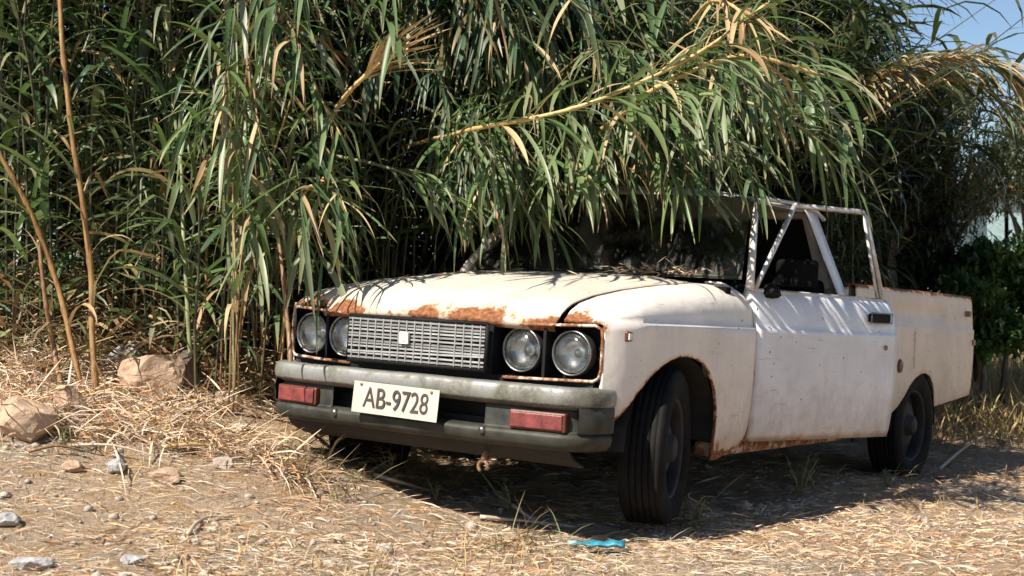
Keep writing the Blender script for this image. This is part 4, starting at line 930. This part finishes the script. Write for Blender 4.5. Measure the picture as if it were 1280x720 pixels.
rock(930, 632, 5.55, .045, .04, .025, 'rock_tan', 'pale stone on the sunny ground beside the front wheel', 35, .7)
ORD = ['first', 'second', 'third', 'fourth', 'fifth', 'sixth', 'seventh', 'eighth', 'ninth', 'tenth', 'eleventh', 'twelfth', 'thirteenth', 'fourteenth']
RUB = []
for i in range(14):
    r_ = random.choice((.022, .028, .035, .05, .075)); o = rock(4+i*25+random.uniform(-12, 12), 485+115*((i*.618) % 1), 5.9, r_*random.uniform(1, 1.6), r_, r_*random.uniform(.5, .8), random.choice(('rock_tan', 'rock_pale')), 'small pale rubble stone half buried in the left bank', 60+i, random.uniform(0, 3), .75); o['group'] = 'rubble stones on the left bank'; RUB.append(o)
for i, o in enumerate(sorted(RUB, key=lambda o: o.location.x/o.location.y)): o['label'] = ORD[i]+' from the left of the small rubble stones half buried in the bank'
# ------------------------------------------------------------------ sticks, weeds, litter
def stick(pts, r, label, mat='stick', name='stick'):
    path = catmull(pts, 10); root = path[0]; q = MB(); q.tube([p-root for p in path], [r*(1-.6*i/9)*(1+.15*random.random()) for i in range(10)], 6)
    o = q.build(name, mat); o.location = root; tag(o, label, 'stick'); return o
stick([gp(615, 622, .03), gp(640, 640, .03), gp(665, 655, .02), gp(690, 664)], .009, 'bleached stick slanting in front of the bumper')
stick([gp(468, 600, .02), gp(500, 612, .03), gp(545, 622, .02)], .010, 'pale crooked stick lying under the number plate')
stick([gp(600, 650), gp(650, 657, .02), gp(720, 662)], .008, 'straight bleached stick lying beside the slanting stick')
stick([gp(1175, 590, .02), gp(1205, 572, .06), gp(1235, 558, .08), gp(1268, 545, .1)], .010, 'pale branch lying in the shade behind the rear wheel')
stick([gp(235, 672), gp(245, 662, .02), gp(262, 653, .02), gp(290, 650)], .007, 'small bent twig on the straw at lower left')
stick([gp(560, 612), gp(590, 600, .05), gp(640, 598, .06)], .006, 'thin dark twig in the shade below the bumper', 'cane_brown')
STK = []
for i in range(16):
    x0 = random.uniform(-10, 380); y0 = random.uniform(470, 585); a = random.uniform(-.5, .5); L_ = random.uniform(40, 130); p0 = gp(x0, y0, .02); p1 = gp(x0+L_*math.cos(a), y0+L_*.4*math.sin(a), .03)
    if (TMI @ p1).x > -.95 and (TMI @ p1).y > -.05: continue
    o = stick([p0, p0.lerp(p1, .5)+Vector((0, 0, .02)), p1], random.uniform(.004, .009), 'dead cane stalk lying on the bank left of the truck', random.choice(('stick', 'cane_brown', 'cane_straw')), 'dead_stalk'); o['group'] = 'dead stalks on the left bank'; STK.append((p0.lerp(p1, .5), o))
for i, (p, o) in enumerate(sorted(STK, key=lambda e: e[0].x/e[0].y)[:14]): o['label'] = ORD[i]+' from the left of the dead cane stalks lying on the bank'
for p, o in sorted(STK, key=lambda e: e[0].x/e[0].y)[14:]: bpy.data.objects.remove(o)
for i, (px, py, hgt, lab) in enumerate([(820, 640, .22, 'tall dry stalk standing before the front wheel'), (832, 655, .16, 'forked dry stalk at the foot of the front wheel'), (893, 646, .10, 'short dry stalk behind the front wheel')]):
    b = gp(px, py, 0); q = stick([b, b+Vector((-.03, 0, hgt*.4)), b+Vector((-.045-.03*i, -.01, hgt*.8)), b+Vector((-.10, 0, hgt))], .004, lab, 'stick', 'dry_stalk')
def weed(px, py, h, n, label, mat='weed', dd=0):
    b = gp(px, py, -.005); b.y += dd; root = empty('weed_plant', b); tag(root, label, 'weed'); 
    for k in range(n):
        a = random.uniform(0, 6.28); r = random.uniform(.15, .5); e = Vector((math.cos(a)*r*h, math.sin(a)*r*h, h*random.uniform(.6, 1.05)))
        q = MB(); m_ = e*.5+Vector((0, 0, h*.1)); q.tube([Vector((0, 0, 0)), m_, e], [.003, .0025, .0012], 5); q.build('stem', 'cane_green', root)
        for j in range(6):
            t = .3+.7*j/5; p = Vector((0, 0, 0)).lerp(m_, t*2) if t < .5 else m_.lerp(e, t*2-1)
            d = Vector((random.gauss(0, 1), random.gauss(0, 1), random.uniform(.2, 1.2))); add_leaf(root, b+p, d, random.uniform(.03, .07)*(1+h), mat, .4, 2)
weed(1000, 622, .20, 8, 'green weed with small leaves growing beside the rocker sill')
weed(640, 640, .12, 5, 'small green weed under the bumper near the tow hook')
weed(545, 626, .10, 5, 'small grey-green weed below the number plate')
weed(486, 596, .13, 5, 'dry weed sprouting at the shaded end below the bumper', 'drygrass')
weed(1110, 610, .09, 5, 'low weed beside the rear wheel')
weed(80, 560, .07, 6, 'low green weed among the rocks at left')
weed(870, 652, .10, 5, 'yellowish grass tuft before the front wheel', 'drygrass')
# crushed blue plastic bottle
bp_ = gp(752, 694, .036); q = MB(); pr = []
for i in range(15):
    t = i/14; r = .030 if t < .72 else (.030-.016*sstep(.72, .86, t)); pr.append((r*(.96+.06*math.sin(i*2.1)), -.085+.17*t))
q.lathe(pr, 16, (0, 0, 0), 'x', True)
q.v = [(x, y*(1.1+.07*math.sin(x*75)), z*.42+.003*math.sin(x*110+y*60)-.004*math.exp(-(x/.02)**2)*(z > 0)) for x, y, z in q.v]
bo = q.build('plastic_bottle', 'plastic_blue', None); bo.location = bp_+Vector((-.005, 0, .004)); bo.rotation_euler = (0, .02, math.radians(170)); tag(bo, 'crushed blue plastic bottle lying on the straw in front', 'bottle')
q = MB(); q.lathe([(.0125, -.112), (.0125, -.082), (.011, -.080)], 14, (0, 0, 0), 'x', True); q.v = [(-x, y, z*.8) for x, y, z in q.v]; q.build('bottle_cap', 'teal', bo)
# ------------------------------------------------------------------ trees, bushes and house behind at right
def tree(px, py, d, rx, rz, n, mat, label, name='tree', cat='tree', leaf=(.05, .09), lw=(.014, .026), trunk=True):
    c = at(px, py, d); b = gnd(c.x, d); root = empty(name, b); tag(root, label, cat)
    q = MB(); tips = []
    q.tube([Vector((0, 0, -.05)), Vector((.05, 0, (c.z-b.z)*.45)), Vector((0, .05, (c.z-b.z)*.9))], [.09 if trunk else .03, .07 if trunk else .02, .04 if trunk else .012], 8)
    for k in range(26):
        a = random.uniform(0, 6.28); e = math.asin(random.uniform(-.7, 1)); rr = random.uniform(.5, 1.0); p = Vector((math.cos(a)*math.cos(e)*rx*rr, math.sin(a)*math.cos(e)*rx*rr, math.sin(e)*rz*rr))
        tips.append(c-b+p); s = Vector((0, .02, (c.z-b.z)*random.uniform(.4, .85))); q.tube([s, s.lerp(c-b+p, .5)+Vector((0, 0, .08)), c-b+p], [.025, .015, .005], 5)
    q.build('trunk', 'bark', root)
    B, D = [], []
    cl = [(t, random.uniform(.16, .34)*rx/.9) for t in tips]+[(c-b+Vector((random.uniform(-.6, .6)*rx, random.uniform(-.6, .6)*rx, random.uniform(-.6, .7)*rz)), random.uniform(.2, .36)*rx/.9) for _ in range(16)]
    for i in range(n):
        t, r = random.choice(cl); p = Vector((random.gauss(0, 1), random.gauss(0, 1), random.gauss(0, .8)))*r*.62; B.append(tuple(t+p)); D.append((random.gauss(0, 1), random.gauss(0, 1), random.gauss(.1, .8)))
    V, Fc, T = ribbon(np.array(B), np.array(D), rng.uniform(*leaf, n), rng.uniform(*lw, n), rng.uniform(0, 1, n), rng.random(n), None, 2)
    o = np_mesh('crown', V, Fc, mat, T); o.parent = root
    return root
tree(1180, 200, 11.6, .80, .72, 15000, 'olive', 'dark olive tree with small dusty leaves behind the truck bed')
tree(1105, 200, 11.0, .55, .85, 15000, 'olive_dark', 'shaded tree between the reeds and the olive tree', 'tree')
tree(1292, 190, 12.6, .58, .62, 7500, 'olive', 'olive tree cut by the right edge of the picture')
tree(1250, 345, 11.0, .36, .30, 6500, 'bush', 'bright green bush above the dry grass at right', 'bush', 'bush', (.05, .09), (.025, .04), False)
tree(1222, 400, 10.6, .34, .30, 6500, 'bush', 'dark green bush touching the rear of the truck bed', 'bush', 'bush', (.05, .09), (.025, .04), False)
tree(1300, 395, 10.9, .36, .36, 5000, 'bush', 'green bush at the right edge beside the grass', 'bush', 'bush', (.05, .09), (.025, .04), False)
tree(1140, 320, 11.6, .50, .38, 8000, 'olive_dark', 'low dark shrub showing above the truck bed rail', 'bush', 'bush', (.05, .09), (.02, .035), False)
hs = at(1262, 330, 24); hs.z = ground_z(hs.x, hs.y); house = empty('house', hs); tag(house, 'cream house with teal shutters half hidden behind the trees', 'house')
q = MB(); q.box((-1.7, 0, -.2), (4, 5, 2.2)); q.build('wall', 'wall', house, smooth=False)
q = MB(); q.add([(-2, -.3, 2.2), (4.3, -.3, 2.2), (4.3, 5.3, 2.2), (-2, 5.3, 2.2), (-1, 2.5, 2.6), (3.4, 2.5, 2.6)], [(0, 1, 5, 4), (1, 2, 5), (2, 3, 4, 5), (3, 0, 4), (0, 3, 2, 1)]); q.build('roof', 'roof', house, smooth=False)
for x in (-1.2, .25, 1.7):
    q = MB(); q.box((x, -.04, 1.15), (x+.8, .02, 2.1)); wo_ = q.build('window', 'pane', house, smooth=False)
    for a_ in (x-.36, x+.81): q = MB(); q.box((a_, -.07, 1.12), (a_+.35, -.01, 2.13)); q.build('shutter', 'teal', wo_, smooth=False)
